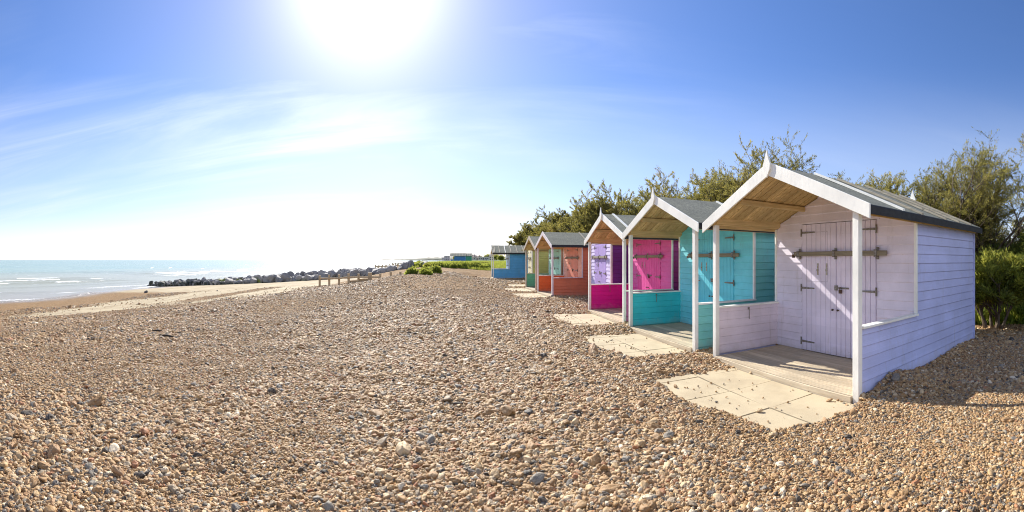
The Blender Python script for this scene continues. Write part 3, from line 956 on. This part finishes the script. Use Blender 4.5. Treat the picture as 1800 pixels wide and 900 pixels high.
def spot(px, py, guess=35.0):
    """ground point seen at a photo pixel"""
    best = None
    for r in np.concatenate([np.arange(8, 80, .25), np.arange(80, 200, 1.0)]):
        x, y = at(px, r)
        z = float(terrain(np.array([x]), np.array([y]), False)[0])
        d = zat(py, r) - z
        if d < 0: return x, y, r
    return at(px, guess) + (guess,)


CL = [(733, 481, 1.9, .62, 'rounded olive-green plant nearest the boulders, left of the pair'), (745, 479, 2.0, .85, 'bright green plant on the shingle next to the boulders'),
      (767, 478, 2.2, .6, 'dark green plant right of the pair on the shingle'),
      (741, 463, 2.2, .6, 'small dark plant on the crest above the boulders'), (757, 468, 2.5, .7, 'pale green plant behind the front pair'),
      (778, 470, 3.0, .8, 'wide green plant below the distant blue hut'), (792, 471, 2.6, .8, 'green plant at the foot of the grass slope'),
      (806, 471, 2.6, .9, 'leafy plant right below the distant green hut'), (818, 472, 3.0, 1.0, 'dense dark green plant mid-way to the blue hut'),
      (832, 472, 3.0, 1.0, 'broad dark green plant near the blue hut'), (846, 473, 2.6, .8, 'low green plant beside the blue hut patio'), (856, 473, 2.2, .7, 'green plant touching the blue hut front')]
for i, (px, py, w, h, lab) in enumerate(CL):
    x, y, r = spot(px, py, 40)
    clump(x, y, w * .62, h * .72, lab, 90 + i)

for i in range(16):
    q = random.Random(900 + i)
    x, y, r = spot(q.uniform(727, 858), q.uniform(464, 470), 45)
    clump(x, y, q.uniform(.8, 1.9), q.uniform(.25, .5), 'low ragged plant in the green patch along the shingle crest', 140 + i, 'beach_plant', LEAF_K if i % 3 else LEAF_G, 700)

# grass: short blades over the far green (uncountable)
def grass_field():
    rg = np.random.default_rng(5)
    n = 60000
    x = rg.uniform(-16, 8, n); y = 40 + 60 * rg.random(n) ** 1.5
    x2 = rg.uniform(7.2, 12, n // 3); y2 = rg.uniform(-1, 7, n // 3)
    x = np.concatenate([x, x2]); y = np.concatenate([y, y2])
    z = terrain(x, y); s, g = masks(x, y, z)
    k = (g > .45)
    for h in HUTS:
        dx, dy = x - h['c'][0], y - h['c'][1]
        u = dx * h['n'][0] + dy * h['n'][1]; v = dx * h['t'][0] + dy * h['t'][1]
        k &= ~((u > -1.3) & (u < HD + .1) & (np.abs(v) < h['W'] / 2 + .1))
    x, y, z = x[k], y[k], z[k]
    m = len(x)
    P = np.stack([x, y, z - .02], 1); D = np.stack([rg.normal(0, .35, m), rg.normal(0, .35, m), np.ones(m)], 1)
    S = np.where(x > 7, .34, .28) * rg.uniform(.5, 1.4, m)
    o = leaves_obj('grass', P, D, S, rg.normal(.55, .2, m), LEAF_K, None, .16, 3)
    tag(o, 'short bright green grass behind the shingle crest', 'grass', kind='stuff')
grass_field()


# ------------------------------------------------------------------ sea
def make_sea():
    ang = np.radians(np.concatenate([np.arange(-95, 20, .5), np.arange(20, 265, 6)]))
    rr = [6.0]
    while rr[-1] < 120: rr.append(rr[-1] * 1.009 + .02)
    while rr[-1] < 16000: rr.append(rr[-1] * 1.10)
    rr = np.array(rr); na, nr = len(ang), len(rr)
    Rr, Aa = np.meshgrid(rr, ang, indexing='ij')
    x = (np.sin(Aa) * Rr).ravel(); y = (np.cos(Aa) * Rr).ravel()
    c = -(x + .1 * (np.clip(y, -60, 3000) - 10))
    wob = 4 * vnoise(x * .05 + 3, y * .05) + 1.5 * vnoise(x * .2, y * .2)
    ph = (c + wob) * 2 * np.pi / 6.5
    amp = .16 * sstep(36, 44, c) * (1 - sstep(90, 260, c)) * (.5 + vnoise(x * .09 + 40, y * .06) * 1.6)
    w = np.exp(2.2 * (np.sin(ph) - 1)) * np.clip(amp, 0, 1) * 1.5
    z = SEA_Z + w + .05 * vnoise(x * 1.3, y * .8) * sstep(34, 40, c)
    z = z + .02 * sstep(30, 36, c)
    V = np.stack([x, y, z], 1)
    i = np.arange(nr - 1)[:, None] * na; k = np.arange(na)[None, :]; k2 = (k + 1) % na
    F = np.stack([i + k, i + na + k, i + na + k2, i + k2], -1).reshape(-1, 4)
    keep = (c[F] > 26).any(1)
    F = F[keep]
    me = bpy.data.meshes.new('sea'); me.from_pydata(V.tolist(), [], F.tolist())
    crest = sstep(.10, .20, w) * sstep(-.1, .15, vnoise(x * .5 + 9, y * .17))
    edge = np.exp(-((c + .8 * wob - 33.2) / .9) ** 2) * .6 + np.exp(-((c + .8 * wob - 37.5) / 1.0) ** 2) * .7 + np.exp(-((c + wob - 41.5) / 1.1) ** 2) * .8
    wipe_attr(me, 'foam', np.maximum(crest, edge * sstep(-.25, .2, vnoise(x * .35, y * .09 + 77))))
    wipe_attr(me, 'offshore', c)
    me.polygons.foreach_set('use_smooth', [True] * len(me.polygons))
    bm = bmesh.new(); bm.from_mesh(me)
    bmesh.ops.delete(bm, geom=[v for v in bm.verts if not v.link_faces], context='VERTS')
    bmesh.ops.recalc_face_normals(bm, faces=bm.faces)
    bm.faces.ensure_lookup_table()
    if bm.faces[10].normal.z < 0: bmesh.ops.reverse_faces(bm, faces=bm.faces)
    bm.to_mesh(me); bm.free()
    o = bpy.data.objects.new('sea', me); COL.objects.link(o)
    tag(o, 'pale turquoise sea glittering under the sun', 'sea', kind='structure')
    m, nt, b = newmat('sea_water')
    pos = nt.n('ShaderNodeNewGeometry').outputs['Position']
    off = nt.n('ShaderNodeAttribute', attribute_name='offshore').outputs['Fac']
    fo = nt.n('ShaderNodeAttribute', attribute_name='foam').outputs['Fac']
    n1 = nt.noise(nt.scale(pos, (1.0, .35, 1)), 1.6, 6, .65); n2 = nt.noise(nt.scale(pos, (.06, .02, 1)), 1.0, 5, .6)
    n3 = nt.noise(nt.scale(pos, (1.6, .7, 1)), 3.0, 6, .75)
    deep = nt.mix(nt.maprange(n2, .35, .65), (.22, .34, .27), (.28, .37, .29))
    col = nt.mix(nt.maprange(off, 60, 130), (.36, .36, .26), deep)
    col = nt.mix(nt.maprange(off, 30, 52), (.33, .30, .24), col)
    foam = nt.maprange(nt.math('ADD', fo, nt.math('MULTIPLY', nt.math('SUBTRACT', n3, .55), 1.3)), .42, .62)
    speck = nt.math('MULTIPLY', nt.maprange(nt.noise(nt.scale(pos, (.5, .12, 1)), 1.0, 7, .7), .60, .70), nt.maprange(off, 500, 60))
    foam = nt.math('MAXIMUM', foam, nt.math('MULTIPLY', speck, .8))
    col = nt.mix(foam, col, (.82, .82, .80))
    nt.l(col, b.inputs['Base Color'])
    nt.l(nt.math('ADD', .24, nt.math('MULTIPLY', foam, .6)), b.inputs['Roughness'])
    b.inputs['IOR'].default_value = 1.33
    bump(nt, b, nt.math('ADD', n1, nt.math('MULTIPLY', nt.noise(nt.scale(pos, (.35, .1, 1)), 1.0, 4, .6), 1.5)), .55, .25)
    me.materials.append(m)
make_sea()


# ------------------------------------------------------------------ boulders of the rock groyne
def rock_mat():
    m, nt, b = newmat('granite')
    co = nt.n('ShaderNodeTexCoord').outputs['Object']
    geo = nt.n('ShaderNodeNewGeometry').outputs['Position']
    rn = nt.n('ShaderNodeObjectInfo').outputs['Random']
    n1 = nt.noise(geo, 1.6, 7, .7); n2 = nt.noise(geo, 7, 5, .7)
    base = nt.ramp(rn, [(0, (.16, .152, .145)), (.4, (.27, .25, .23)), (.75, (.38, .345, .31)), (1, (.22, .20, .18))])
    col = nt.mix(nt.maprange(n1, .35, .7), base, (.30, .28, .27))
    col = nt.mix(nt.math('MULTIPLY', nt.maprange(n2, .55, .75), .6), col, (.07, .065, .06))
    sz = nt.n('ShaderNodeSeparateXYZ'); nt.l(geo, sz.inputs[0])
    weed = nt.math('MULTIPLY', nt.maprange(sz.outputs[2], -.95, -1.35), nt.maprange(n1, .4, .55))
    col = nt.mix(weed, col, (.035, .04, .022))
    green = nt.math('MULTIPLY', nt.math('MULTIPLY', nt.maprange(sz.outputs[2], -1.3, -1.0), nt.maprange(sz.outputs[2], -.4, -.8)), nt.maprange(nt.noise(geo, .45, 3, .5), .56, .64))
    col = nt.mix(green, col, (.18, .20, .03))
    nt.l(col, b.inputs['Base Color']); b.inputs['Roughness'].default_value = .75
    bump(nt, b, nt.math('ADD', n1, n2), .6, .08)
    return m
ROCK = rock_mat()
rock_meshes = []
for k in range(9):
    rg = np.random.default_rng(300 + k)
    bm = bmesh.new(); bmesh.ops.create_icosphere(bm, subdivisions=4, radius=1.0)
    planes = [(Vector(rg.normal(size=3)).normalized(), rg.uniform(.55, .9)) for _ in range(13)]
    sc3 = Vector(rg.uniform(.75, 1.2, 3)); sc3.z *= .8
    for v in bm.verts:
        for pn, dd in planes:
            e = v.co.dot(pn) - dd
            if e > 0: v.co -= pn * e * .94
        v.co += v.co.normalized() * mnoise.fractal(v.co * 2.2 + Vector((k * 7, 0, 0)), 1.0, 2.0, 4) * .06
        v.co = Vector((v.co.x * sc3.x, v.co.y * sc3.y, v.co.z * sc3.z))
    me = bpy.data.meshes.new('boulder'); bm.to_mesh(me); bm.free()
    me.materials.append(ROCK)
    rock_meshes.append(me)
rk = random.Random(4)
tip = Vector((-43.1, 36.4)); rt = Vector((-9.8, 45.2))
axis = (rt - tip); Lg = axis.length; axis /= Lg; nrm2 = Vector((-axis.y, axis.x))
NROW = 84
for i in range(NROW):
    f = (i + rk.uniform(-.3, .3)) / (NROW - 1); f = min(max(f, 0), 1.03)
    size = .44 + .33 * f + rk.uniform(-.10, .15)
    p0 = tip + axis * (f * Lg)
    zb = np.interp(f, [0, .3, .6, .85, 1.03], [-2.05, -1.5, -.85, -.05, .6])
    zt = np.interp(f, [0, .3, .6, .8, 1.03], [-1.45, -.8, .05, .5, .72])
    for lay, lab in ((0, 'front'), (1, 'crest'), (2, 'rear')) if f > .12 else ((0, 'front'), (1, 'crest')):
        offn = [-1.15, -.1, .95][lay] * (.7 + .5 * f) + rk.uniform(-.3, .3)
        p = p0 + nrm2 * offn + axis * rk.uniform(-.3, .3)
        s = size * rk.uniform(.7, 1.2)
        z = [zb + .25 * s, zt - .66 * s, zt - .8 * s][lay] + rk.uniform(-.08, .08)
        o = bpy.data.objects.new('boulder', rk.choice(rock_meshes)); COL.objects.link(o)
        o.location = (p.x, p.y, z); o.rotation_euler = (rk.uniform(0, 6.28), rk.uniform(-.5, .5), rk.uniform(0, 6.28))
        o.scale = (s * rk.uniform(.85, 1.25), s * rk.uniform(.8, 1.1), s * rk.uniform(.75, 1.0))
        where = 'seaward third' if f < .36 else ('middle third' if f < .68 else 'landward third')
        tag(o, 'grey boulder in the %s row of the rock groyne, %s of it' % (lab, where), 'boulder', 'boulders of the rock groyne, %s row, %s' % (lab, where))
# one small stone standing in the wet sand
x, y, r = spot(256, 515, 45)
o = bpy.data.objects.new('stone', rock_meshes[2]); COL.objects.link(o); o.location = (x, y, tz(x, y) + .05); o.scale = (.22, .2, .28)
tag(o, 'lone small dark stone in the shallow water', 'stone')


# ------------------------------------------------------------------ timber groyne on the shingle
def groyne_posts():
    data = [(562, 505, 484, .16), (579, 503, 483, .16), (596, 502, 482, .16), (613, 500, 480, .18), (630, 497, 481, .17), (650, 494, 479, .30), (668, 489, 481, .16), (687, 485, 478, .17), (704, 482, 477.5, .16)]
    root = None; tops = []
    pts = []
    for k, (px, yb, yt, wd) in enumerate(data):
        f = k / (len(data) - 1)
        r = 31.0 + .3 * f
        x, y = at(px, r)
        pts.append((x, y, min(zat(yb, r), tz(x, y)) - .25, zat(yt, r), wd, zat(489 if px < 600 else 486.5, r)))
    root = empty('timber_groyne', (pts[3][0], pts[3][1], tz(pts[3][0], pts[3][1])))
    tag(root, 'weathered timber groyne of square posts and a rail half buried in shingle', 'groyne')
    inv = Vector(root.location)
    d = Vector((pts[-1][0] - pts[0][0], pts[-1][1] - pts[0][1], 0)).normalized(); n = Vector((-d.y, d.x, 0))
    def plank(a, b, t, hgt, name):
        mb = MB()
        a, b = Vector(a) - inv, Vector(b) - inv
        mb.prism([tuple(a - n * t), tuple(a + n * t), tuple(a + n * t + Vector((0, 0, hgt))), tuple(a - n * t + Vector((0, 0, hgt)))], tuple(b - a))
        return mb.build(name, GROYNE, root, .015)
    for (x, y, z0, z1, wd, zr) in pts:
        c = Vector((x, y, 0)) - Vector((inv.x, inv.y, 0)); h = wd / 2
        mb = MB(); q = [c - d * h - n * h, c + d * h - n * h, c + d * h + n * h, c - d * h + n * h]
        mb.prism([(p.x, p.y, z0 - inv.z) for p in q], (rk.uniform(-.03, .03), 0, z1 - z0))
        mb.build('post', GROYNE, root, .02)
    for k in range(6):
        a, b = pts[k], pts[k + 1]
        plank((a[0] - n.x * .13, a[1] - n.y * .13, a[5] - .08), (b[0] - n.x * .13, b[1] - n.y * .13, b[5] - .08), .05, .13, 'rail')
    for k in (3, 4):
        a, b = pts[k], pts[k + 1]
        plank((a[0] + n.x * .12, a[1] + n.y * .12, a[2] + .2), (b[0] + n.x * .12, b[1] + n.y * .12, a[2] + .23), .04, .34, 'plank')
groyne_posts()


def far_groyne(pa, pb, ra, rb, za, zb, n, label, pw=.22, ph=.9):
    a, b = at(pa, ra), at(pb, rb)
    root = empty('timber_groyne', (a[0], a[1], SEA_Z)); tag(root, label, 'groyne', 'far timber groynes')
    for k in range(n):
        f = k / (n - 1); x = (b[0] - a[0]) * f; y = (b[1] - a[1]) * f; zt = za + (zb - za) * f + rk.uniform(-.1, .1) - SEA_Z
        mb = MB(); mb.box(x - pw / 2, x + pw / 2, y - pw / 2, y + pw / 2, -.6, zt); mb.build('post', GROYNE, root)
    mb = MB(); v = Vector((b[0] - a[0], b[1] - a[1], zb - za)); nn = Vector((-v.y, v.x, 0)).normalized() * .08
    for q in (0,):
        s = Vector((0, 0, za - SEA_Z - ph)); hh = Vector((0, 0, ph * .55))
        mb.prism([tuple(s - nn), tuple(s + nn), tuple(s + nn + hh), tuple(s - nn + hh)], tuple(v))
    mb.build('planking', GROYNE, root)
far_groyne(617, 690, 84, 78, -.25, .25, 13, 'timber groyne with a row of posts just beyond the boulders', .25, .9)
far_groyne(660, 705, 150, 140, -.3, .2, 8, 'second timber groyne farther along the shore', .35, .8)
far_groyne(690, 716, 240, 225, -.2, .2, 6, 'third, faint timber groyne before the headland', .5, .8)

# driftwood / weed pieces on the shingle
WEED = plain('dried_weed', (.07, .055, .04), .9, 0, .4, 20)
for i, (px, py, L, lab) in enumerate([(293, 597, .34, 'longer dark piece of driftwood on the shingle at left'), (276, 586, .2, 'short dark scrap of dried seaweed on the shingle at left')]):
    x, y, r = spot(px, py, 10)
    z = tz(x, y)
    mb = MB(); pts = [(math.cos(a) * L * .5, math.sin(a * 1.7) * .02, .02 + .004 * math.sin(a * 5)) for a in np.linspace(math.pi, 0, 12)]
    mb.tube(pts, [.006 + .014 * math.sin(q * math.pi / 11) for q in range(12)], 7)
    o = mb.build('driftwood', WEED, None, smooth=True); o.location = (x, y, z + .01); o.rotation_euler = (0, 0, .12 + i * .5)
    tag(o, lab, 'driftwood')


# ------------------------------------------------------------------ far huts, houses, people, headland
def far_hut(px, r, L, W, hh, ext, door, label, az=.05, base=.9):
    x, y = at(px, r)
    root = empty('beach_hut', (x, y, base), az); tag(root, label, 'beach hut', 'far beach huts on the grass')
    mb = MB(); clad(mb, (1.0, 0), (L, 0), 0, hh * .66, (0, -1), .16); mb.box(1.0, L, .001, W, 0, hh * .66); mb.build('wall', paint(ext), root)
    for ya in (0, W - .05):
        mb = MB(); mb.box(0, .98, ya, ya + .05, 0, hh * .30); mb.build('low_wall', paint(ext), root)
    for yy in (0, W - .09):
        mb = MB(); mb.box(-.09, -.003, yy, yy + .09, 0, hh * .68); mb.build('post', WHITE, root)
    mb = MB(); vboards(mb, .998, .5, W - .5, .05, hh * .62, .1, .03); mb.build('door', paint(door), root)
    mb = MB(); o_ = .2
    for s in (0, 1):
        ya, yb = (-o_, W / 2) if s == 0 else (W + o_, W / 2)
        mb.hexa([(-.3, ya, hh * .66), (L + .2, ya, hh * .66), (L + .2, yb, hh), (-.3, yb, hh), (-.3, ya, hh * .70), (L + .2, ya, hh * .70), (L + .2, yb, hh + .06), (-.3, yb, hh + .06)])
    rf = mb.build('roof', FELT, root)
    for k in range(6):
        bx = k * L / 5
        mb = MB(); mb.hexa([(bx, -o_, hh * .70 + .01), (bx + .06, -o_, hh * .70 + .01), (bx + .06, W / 2, hh + .07), (bx, W / 2, hh + .07), (bx, -o_, hh * .7 + .025), (bx + .06, -o_, hh * .7 + .025), (bx + .06, W / 2, hh + .085), (bx, W / 2, hh + .085)])
        mb.build('batten', BATTEN, rf)
    return root
far_hut(792.5, 118, 4.1, 3.2, 2.5, (.045, .20, .45), (.62, .62, .25), 'distant blue beach hut with a grey roof beyond the grass')
far_hut(810, 124, 3.2, 3.2, 2.5, (.06, .33, .20), (.5, .6, .4), 'distant green beach hut just behind the distant blue one', base=.95)

def house(px, r, wd, dp, hh, rh, wall, roofc, label, base=.9, nw=3, floors=1, az=0.0):
    x, y = at(px, r)
    root = empty('house', (x, y, base), az); tag(root, label, 'house', 'houses beyond the grass')
    wm, rm, gm = plain('render', wall, .8, 0, .15, .6, None, 0), plain('roof_tiles', roofc, .8, 0, .3, 1.5, None, 0), plain('window_glass', (.06, .07, .08), .15, 0, .2, 2, None, 0)
    mb = MB(); mb.box(-wd / 2, wd / 2, 0, dp, -.5, hh); mb.build('wall', wm, root)
    mb = MB()
    if rh > .5:
        e = .4
        mb.prism([(-wd / 2 - e, -e, hh + .01), (-wd / 2 - e, dp + e, hh + .01), (-wd / 2 - e, dp / 2, hh + rh)], (wd + 2 * e, 0, 0))
    else:
        mb.box(-wd / 2 - .2, wd / 2 + .2, -.2, dp + .2, hh + .01, hh + max(rh, .25))
    rf = mb.build('roof', rm, root)
    if rh > .5:
        mb = MB(); mb.box(wd * .2, wd * .2 + 1.0, dp / 2 - .5, dp / 2 + .5, hh + rh * .6, hh + rh + 1.1); mb.build('chimney', wm, rf)
    for fl in range(floors):
        zc = hh * (fl + .55) / floors
        for k in range(nw):
            xc = -wd / 2 + wd * (k + .5) / nw
            mb = MB(); mb.box(xc - .75, xc + .75, -.06, -.004, zc - .7, zc + .7); f = mb.build('window', WHITE, root)
            mb = MB(); mb.box(xc - .65, xc + .65, -.075, -.062, zc - .6, zc + .6); mb.build('pane', gm, f)
house(785, 520, 6.0, 8, 5.6, .3, (.42, .42, .45), (.25, .25, .27), 'grey flat-roofed block at the left end of the distant houses', nw=3, floors=2)
house(779, 600, 4.5, 8, 3.8, 1.4, (.48, .46, .46), (.24, .22, .22), 'small grey gabled house left of the flat-roofed block', nw=2)
house(829, 420, 8.5, 8, 3.4, 2.2, (.62, .58, .54), (.30, .22, .19), 'pale house with a brown gabled roof behind the walkers', nw=3)
house(839, 470, 7, 8, 3.2, 2.0, (.42, .30, .25), (.20, .15, .14), 'brick house with dark roof between the pale houses', nw=3)
house(850, 430, 11, 8, 3.7, .4, (.62, .60, .56), (.45, .41, .36), 'long white low building with a flat roof nearest the blue hut', nw=5)
house(818, 560, 9, 8, 3.4, 2.0, (.45, .42, .42), (.22, .20, .21), 'grey house peeping over the distant green hut', nw=3)
house(868, 460, 10, 8, 4.4, 2.2, (.52, .49, .46), (.23, .19, .18), 'two-storey house partly hidden behind the blue hut porch', nw=4, floors=2)
# distant trees among the houses
for i, (px, r, h, lab) in enumerate([(857, 500, 7.5, 'dark round tree standing above the white low building'), (843, 560, 6.5, 'distant dark tree between the house roofs'), (800, 640, 6.5, 'distant dark tree behind the distant blue hut'), (872, 400, 5.5, 'distant green tree seen through the blue hut porch'), (880, 330, 4.2, 'far bush seen through the blue hut porch')]):
    x, y = at(px, r)
    root = empty('tree', (x, y, .8)); tag(root, lab, 'tree', 'distant trees by the houses')
    rg = np.random.default_rng(700 + i)
    mb = MB(); mb.tube([(0, 0, 0), (.1, 0, h * .4), (0, .1, h * .7)], [.3, .2, .08], 6); mb.build('trunk', BARK, root)
    q = rg.normal(size=(900, 3)); q /= np.linalg.norm(q, axis=1, keepdims=True); q *= rg.uniform(.5, 1.0, (900, 1)); q[:, 2] *= .6
    q = q * np.array([h * .55] * 3) + np.array([0, 0, h * .62]) + .5 * rg.normal(size=(900, 3))
    leaves_obj('crown', q, rg.normal(size=(900, 3)), rg.uniform(.6, 1.4, 900), rg.normal(.3, .2, 900), LEAF_G, root, .7, i)

def person(px, r, label, coat, legs, seed, face=0.0, stride=.14):
    x, y = at(px, r)
    root = empty('person', (x, y, tz(x, y)), face); tag(root, label, 'person', 'walkers on the grass')
    V = [(0, 0, .95), (0, 0, 1.2), (0, 0, 1.42), (0, .01, 1.52), (0, .02, 1.60), (0, .02, 1.72),
         (.10, 0, .90), (.11, .06 + stride, .50), (.11, stride, .07), (.11, stride + .14, .03),
         (-.10, 0, .90), (-.11, .04 - stride, .50), (-.11, -stride - .06, .08), (-.11, -stride + .08, .03),
         (.19, 0, 1.40), (.25, -.06, 1.14), (.25, .04, .90), (.25, .08, .80), (-.19, 0, 1.40), (-.25, .04, 1.14), (-.25, .12, .90), (-.25, .16, .80)]
    E = [(0, 1), (1, 2), (2, 3), (3, 4), (4, 5), (0, 6), (6, 7), (7, 8), (8, 9), (0, 10), (10, 11), (11, 12), (12, 13), (2, 14), (14, 15), (15, 16), (16, 17), (2, 18), (18, 19), (19, 20), (20, 21)]
    rad = [.145, .14, .15, .06, .095, .085, .095, .065, .045, .04, .095, .065, .045, .04, .065, .05, .04, .03, .065, .05, .04, .03]
    me = bpy.data.meshes.new('body'); me.from_pydata(V, E, [])
    o = bpy.data.objects.new('body', me); COL.objects.link(o); o.parent = root
    md = o.modifiers.new('skin', 'SKIN')
    for i, q in enumerate(rad): me.skin_vertices[0].data[i].radius = (q, q * .85)
    me.skin_vertices[0].data[0].use_root = True
    sd = o.modifiers.new('sub', 'SUBSURF'); sd.levels = sd.render_levels = 2
    m, nt, b = newmat('clothed_body')
    co = nt.n('ShaderNodeTexCoord').outputs['Object']; s = nt.n('ShaderNodeSeparateXYZ'); nt.l(co, s.inputs[0])
    col = nt.ramp(nt.math('DIVIDE', s.outputs[2], 1.8), [(0, (.03, .03, .03)), (.05, legs), (.50, coat), (.835, (.45, .28, .2)), (.93, (.05, .035, .02))], 'CONSTANT')
    nt.l(col, b.inputs['Base Color']); b.inputs['Roughness'].default_value = .8
    me.materials.append(m)
person(849.4, 236, 'walker in a dark coat on the grass, left of the two', (.03, .03, .045), (.02, .02, .03), 1)
person(854.8, 240, 'walker in a blue jacket on the grass, right of the two', (.05, .09, .22), (.03, .03, .05), 2, .4)

# headland across the water
def headland():
    mb_v, mb_f = [], []
    pts = []
    for i in range(60):
        f = i / 59; px = 662 + (905 - 662) * f; r = 3000 - 900 * f
        hgt = 3 + 19 * min(1, f * 2.0) + 7 * mnoise.noise(Vector((f * 9, 0, 3))) + 3 * mnoise.noise(Vector((f * 31, 1, 3)))
        a = at(px, r); b_ = at(px, r + 700)
        pts.append((a, b_, hgt))
    for (a, b_, hgt) in pts:
        mb_v += [(a[0], a[1], SEA_Z - 3), (a[0], a[1], SEA_Z + hgt * .35), (a[0] * .9 + b_[0] * .1, a[1] * .9 + b_[1] * .1, SEA_Z + hgt), (b_[0], b_[1], SEA_Z - 3)]
    for i in range(59):
        for k in range(3):
            a = i * 4 + k; mb_f.append((a, a + 4, a + 5, a + 1))
    mb_f += [(0, 1, 2, 3), (236, 239, 238, 237)]
    mb = MB(); mb.poly(mb_v, mb_f)
    o = mb.build('hills', plain('headland_scrub', (.10, .12, .08), .9, 0, .5, .02, (.16, .15, .11), 0))
    tag(o, 'low grey headland far across the bay', 'headland', kind='structure')
headland()


# ------------------------------------------------------------------ sky and sun
w = bpy.data.worlds.new('World'); sc.world = w; w.use_nodes = True
nt = NT(w.node_tree)
bg = w.node_tree.nodes['Background']
sky = nt.n('ShaderNodeTexSky', sky_type='NISHITA')
sky.sun_disc = False; sky.sun_elevation = SUN_EL; sky.sun_rotation = SUN_AZ
sky.altitude = 0; sky.air_density = 1.0; sky.dust_density = .22; sky.ozone_density = 4.0
gen = nt.n('ShaderNodeTexCoord').outputs['Generated']
sp = nt.n('ShaderNodeSeparateXYZ'); nt.l(gen, sp.inputs[0])
az_ = nt.math('ARCTAN2', sp.outputs[0], sp.outputs[1]); el_ = nt.math('ARCSINE', sp.outputs[2])
bow = nt.math('MULTIPLY', nt.math('POWER', nt.math('ADD', az_, .15), 2.0), .10)      # the streaks arch gently across the view
elb = nt.math('ADD', nt.math('ADD', el_, bow), nt.math('MULTIPLY', az_, -.03))
cv = nt.n('ShaderNodeCombineXYZ'); nt.l(nt.math('MULTIPLY', az_, 1.5), cv.inputs[0]); nt.l(nt.math('MULTIPLY', elb, 13.0), cv.inputs[1]); cv.inputs[2].default_value = 4.3
f1 = nt.noise(cv.outputs[0], 1.0, 9, .60, .55)
cv2 = nt.n('ShaderNodeCombineXYZ'); nt.l(nt.math('MULTIPLY', az_, .9), cv2.inputs[0]); nt.l(nt.math('MULTIPLY', elb, 3.2), cv2.inputs[1]); cv2.inputs[2].default_value = 1.7
f2 = nt.noise(cv2.outputs[0], 1.0, 3, .5)
low = nt.math('MULTIPLY', nt.maprange(sp.outputs[2], .02, .10), nt.maprange(sp.outputs[2], .44, .20))
wisp = nt.math('MULTIPLY', nt.math('MULTIPLY', nt.maprange(f1, .34, .80), nt.maprange(f2, .34, .60)), nt.maprange(az_, .62, .05, .12, 1.0))
wisp = nt.math('MULTIPLY', wisp, nt.math('ADD', .25, nt.math('MULTIPLY', low, .9)))
sd = Vector((math.sin(SUN_AZ) * math.cos(SUN_EL), math.cos(SUN_AZ) * math.cos(SUN_EL), math.sin(SUN_EL)))
dt = nt.n('ShaderNodeVectorMath', operation='DOT_PRODUCT'); nt.l(gen, dt.inputs[0]); dt.inputs[1].default_value = sd
cosg = dt.outputs['Value']
fwd = nt.math('POWER', nt.math('MAXIMUM', cosg, 0.0), 5.0)          # thin cloud scatters forward: brighter towards the sun
core = nt.math('ADD', nt.math('MULTIPLY', nt.math('POWER', nt.math('MAXIMUM', cosg, 0.0), 95.0), .95), nt.math('MULTIPLY', nt.math('POWER', nt.math('MAXIMUM', cosg, 0.0), 10.0), .13))
hs_ = nt.n('ShaderNodeHueSaturation'); hs_.inputs['Saturation'].default_value = 1.15; nt.l(sky.outputs[0], hs_.inputs['Color'])
clear = nt.mix(1.0, hs_.outputs[0], (1.03, .885, 1.0), 'MULTIPLY')
cb = nt.math('ADD', 6.2, nt.math('MULTIPLY', fwd, 3.6))
cc = nt.n('ShaderNodeCombineColor')
for i, k in enumerate((.96, 1.0, 1.06)): nt.l(nt.math('MULTIPLY', cb, k), cc.inputs[i])
wisp = nt.math('ADD', wisp, nt.math('MULTIPLY', nt.math('MULTIPLY', low, nt.math('ADD', f2, .35)), .52))
veil = nt.math('MAXIMUM', nt.math('MULTIPLY', wisp, nt.math('ADD', .40, nt.math('MULTIPLY', fwd, .38))), nt.math('MULTIPLY', core, .9))
haze = nt.math('POWER', nt.math('SUBTRACT', 1.0, nt.math('MAXIMUM', sp.outputs[2], 0.0)), 11.0)      # sea haze along the horizon
veil = nt.math('MAXIMUM', veil, nt.math('MULTIPLY', haze, .85))
# bright cloud added to the unseen sky behind the viewer, lifting shaded walls
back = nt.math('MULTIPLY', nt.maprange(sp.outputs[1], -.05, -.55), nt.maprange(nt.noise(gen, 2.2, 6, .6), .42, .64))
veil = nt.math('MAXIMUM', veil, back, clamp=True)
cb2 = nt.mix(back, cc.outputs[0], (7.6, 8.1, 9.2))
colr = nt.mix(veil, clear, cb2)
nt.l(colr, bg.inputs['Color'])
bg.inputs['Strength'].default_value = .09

sun = bpy.data.lights.new('sun', 'SUN'); sun.energy = 4.5; sun.angle = R(.5); sun.color = (1.0, .95, .86)
so = bpy.data.objects.new('sun', sun); COL.objects.link(so)
so.rotation_euler = (-sd).to_track_quat('-Z', 'Y').to_euler()
so.location = (0, 0, 30)

# ------------------------------------------------------------------ camera: stitched panorama, cylindrical projection
cam = bpy.data.cameras.new('camera'); cam.type = 'PANO'
cam.panorama_type = 'CENTRAL_CYLINDRICAL'
cam.central_cylindrical_range_u_min = -900 / FPX; cam.central_cylindrical_range_u_max = 900 / FPX
cam.central_cylindrical_radius = 1.0
cam.central_cylindrical_range_v_min = -(900 - HZ) / FPX; cam.central_cylindrical_range_v_max = HZ / FPX
cam.clip_start = .05; cam.clip_end = 30000
co_ = bpy.data.objects.new('camera', cam); COL.objects.link(co_)
co_.location = (0, 0, EYE); co_.rotation_euler = (R(90), 0, 0)
sc.camera = co_

vs = sc.view_settings
vs.view_transform = 'Standard'; vs.look = 'None'; vs.exposure = .9; vs.gamma = 1.0
sc.render.engine = 'CYCLES'
sc.cycles.filter_width = 1.05
sc.cycles.max_bounces = 10
sc.cycles.diffuse_bounces = 6
sc.cycles.use_denoising = True
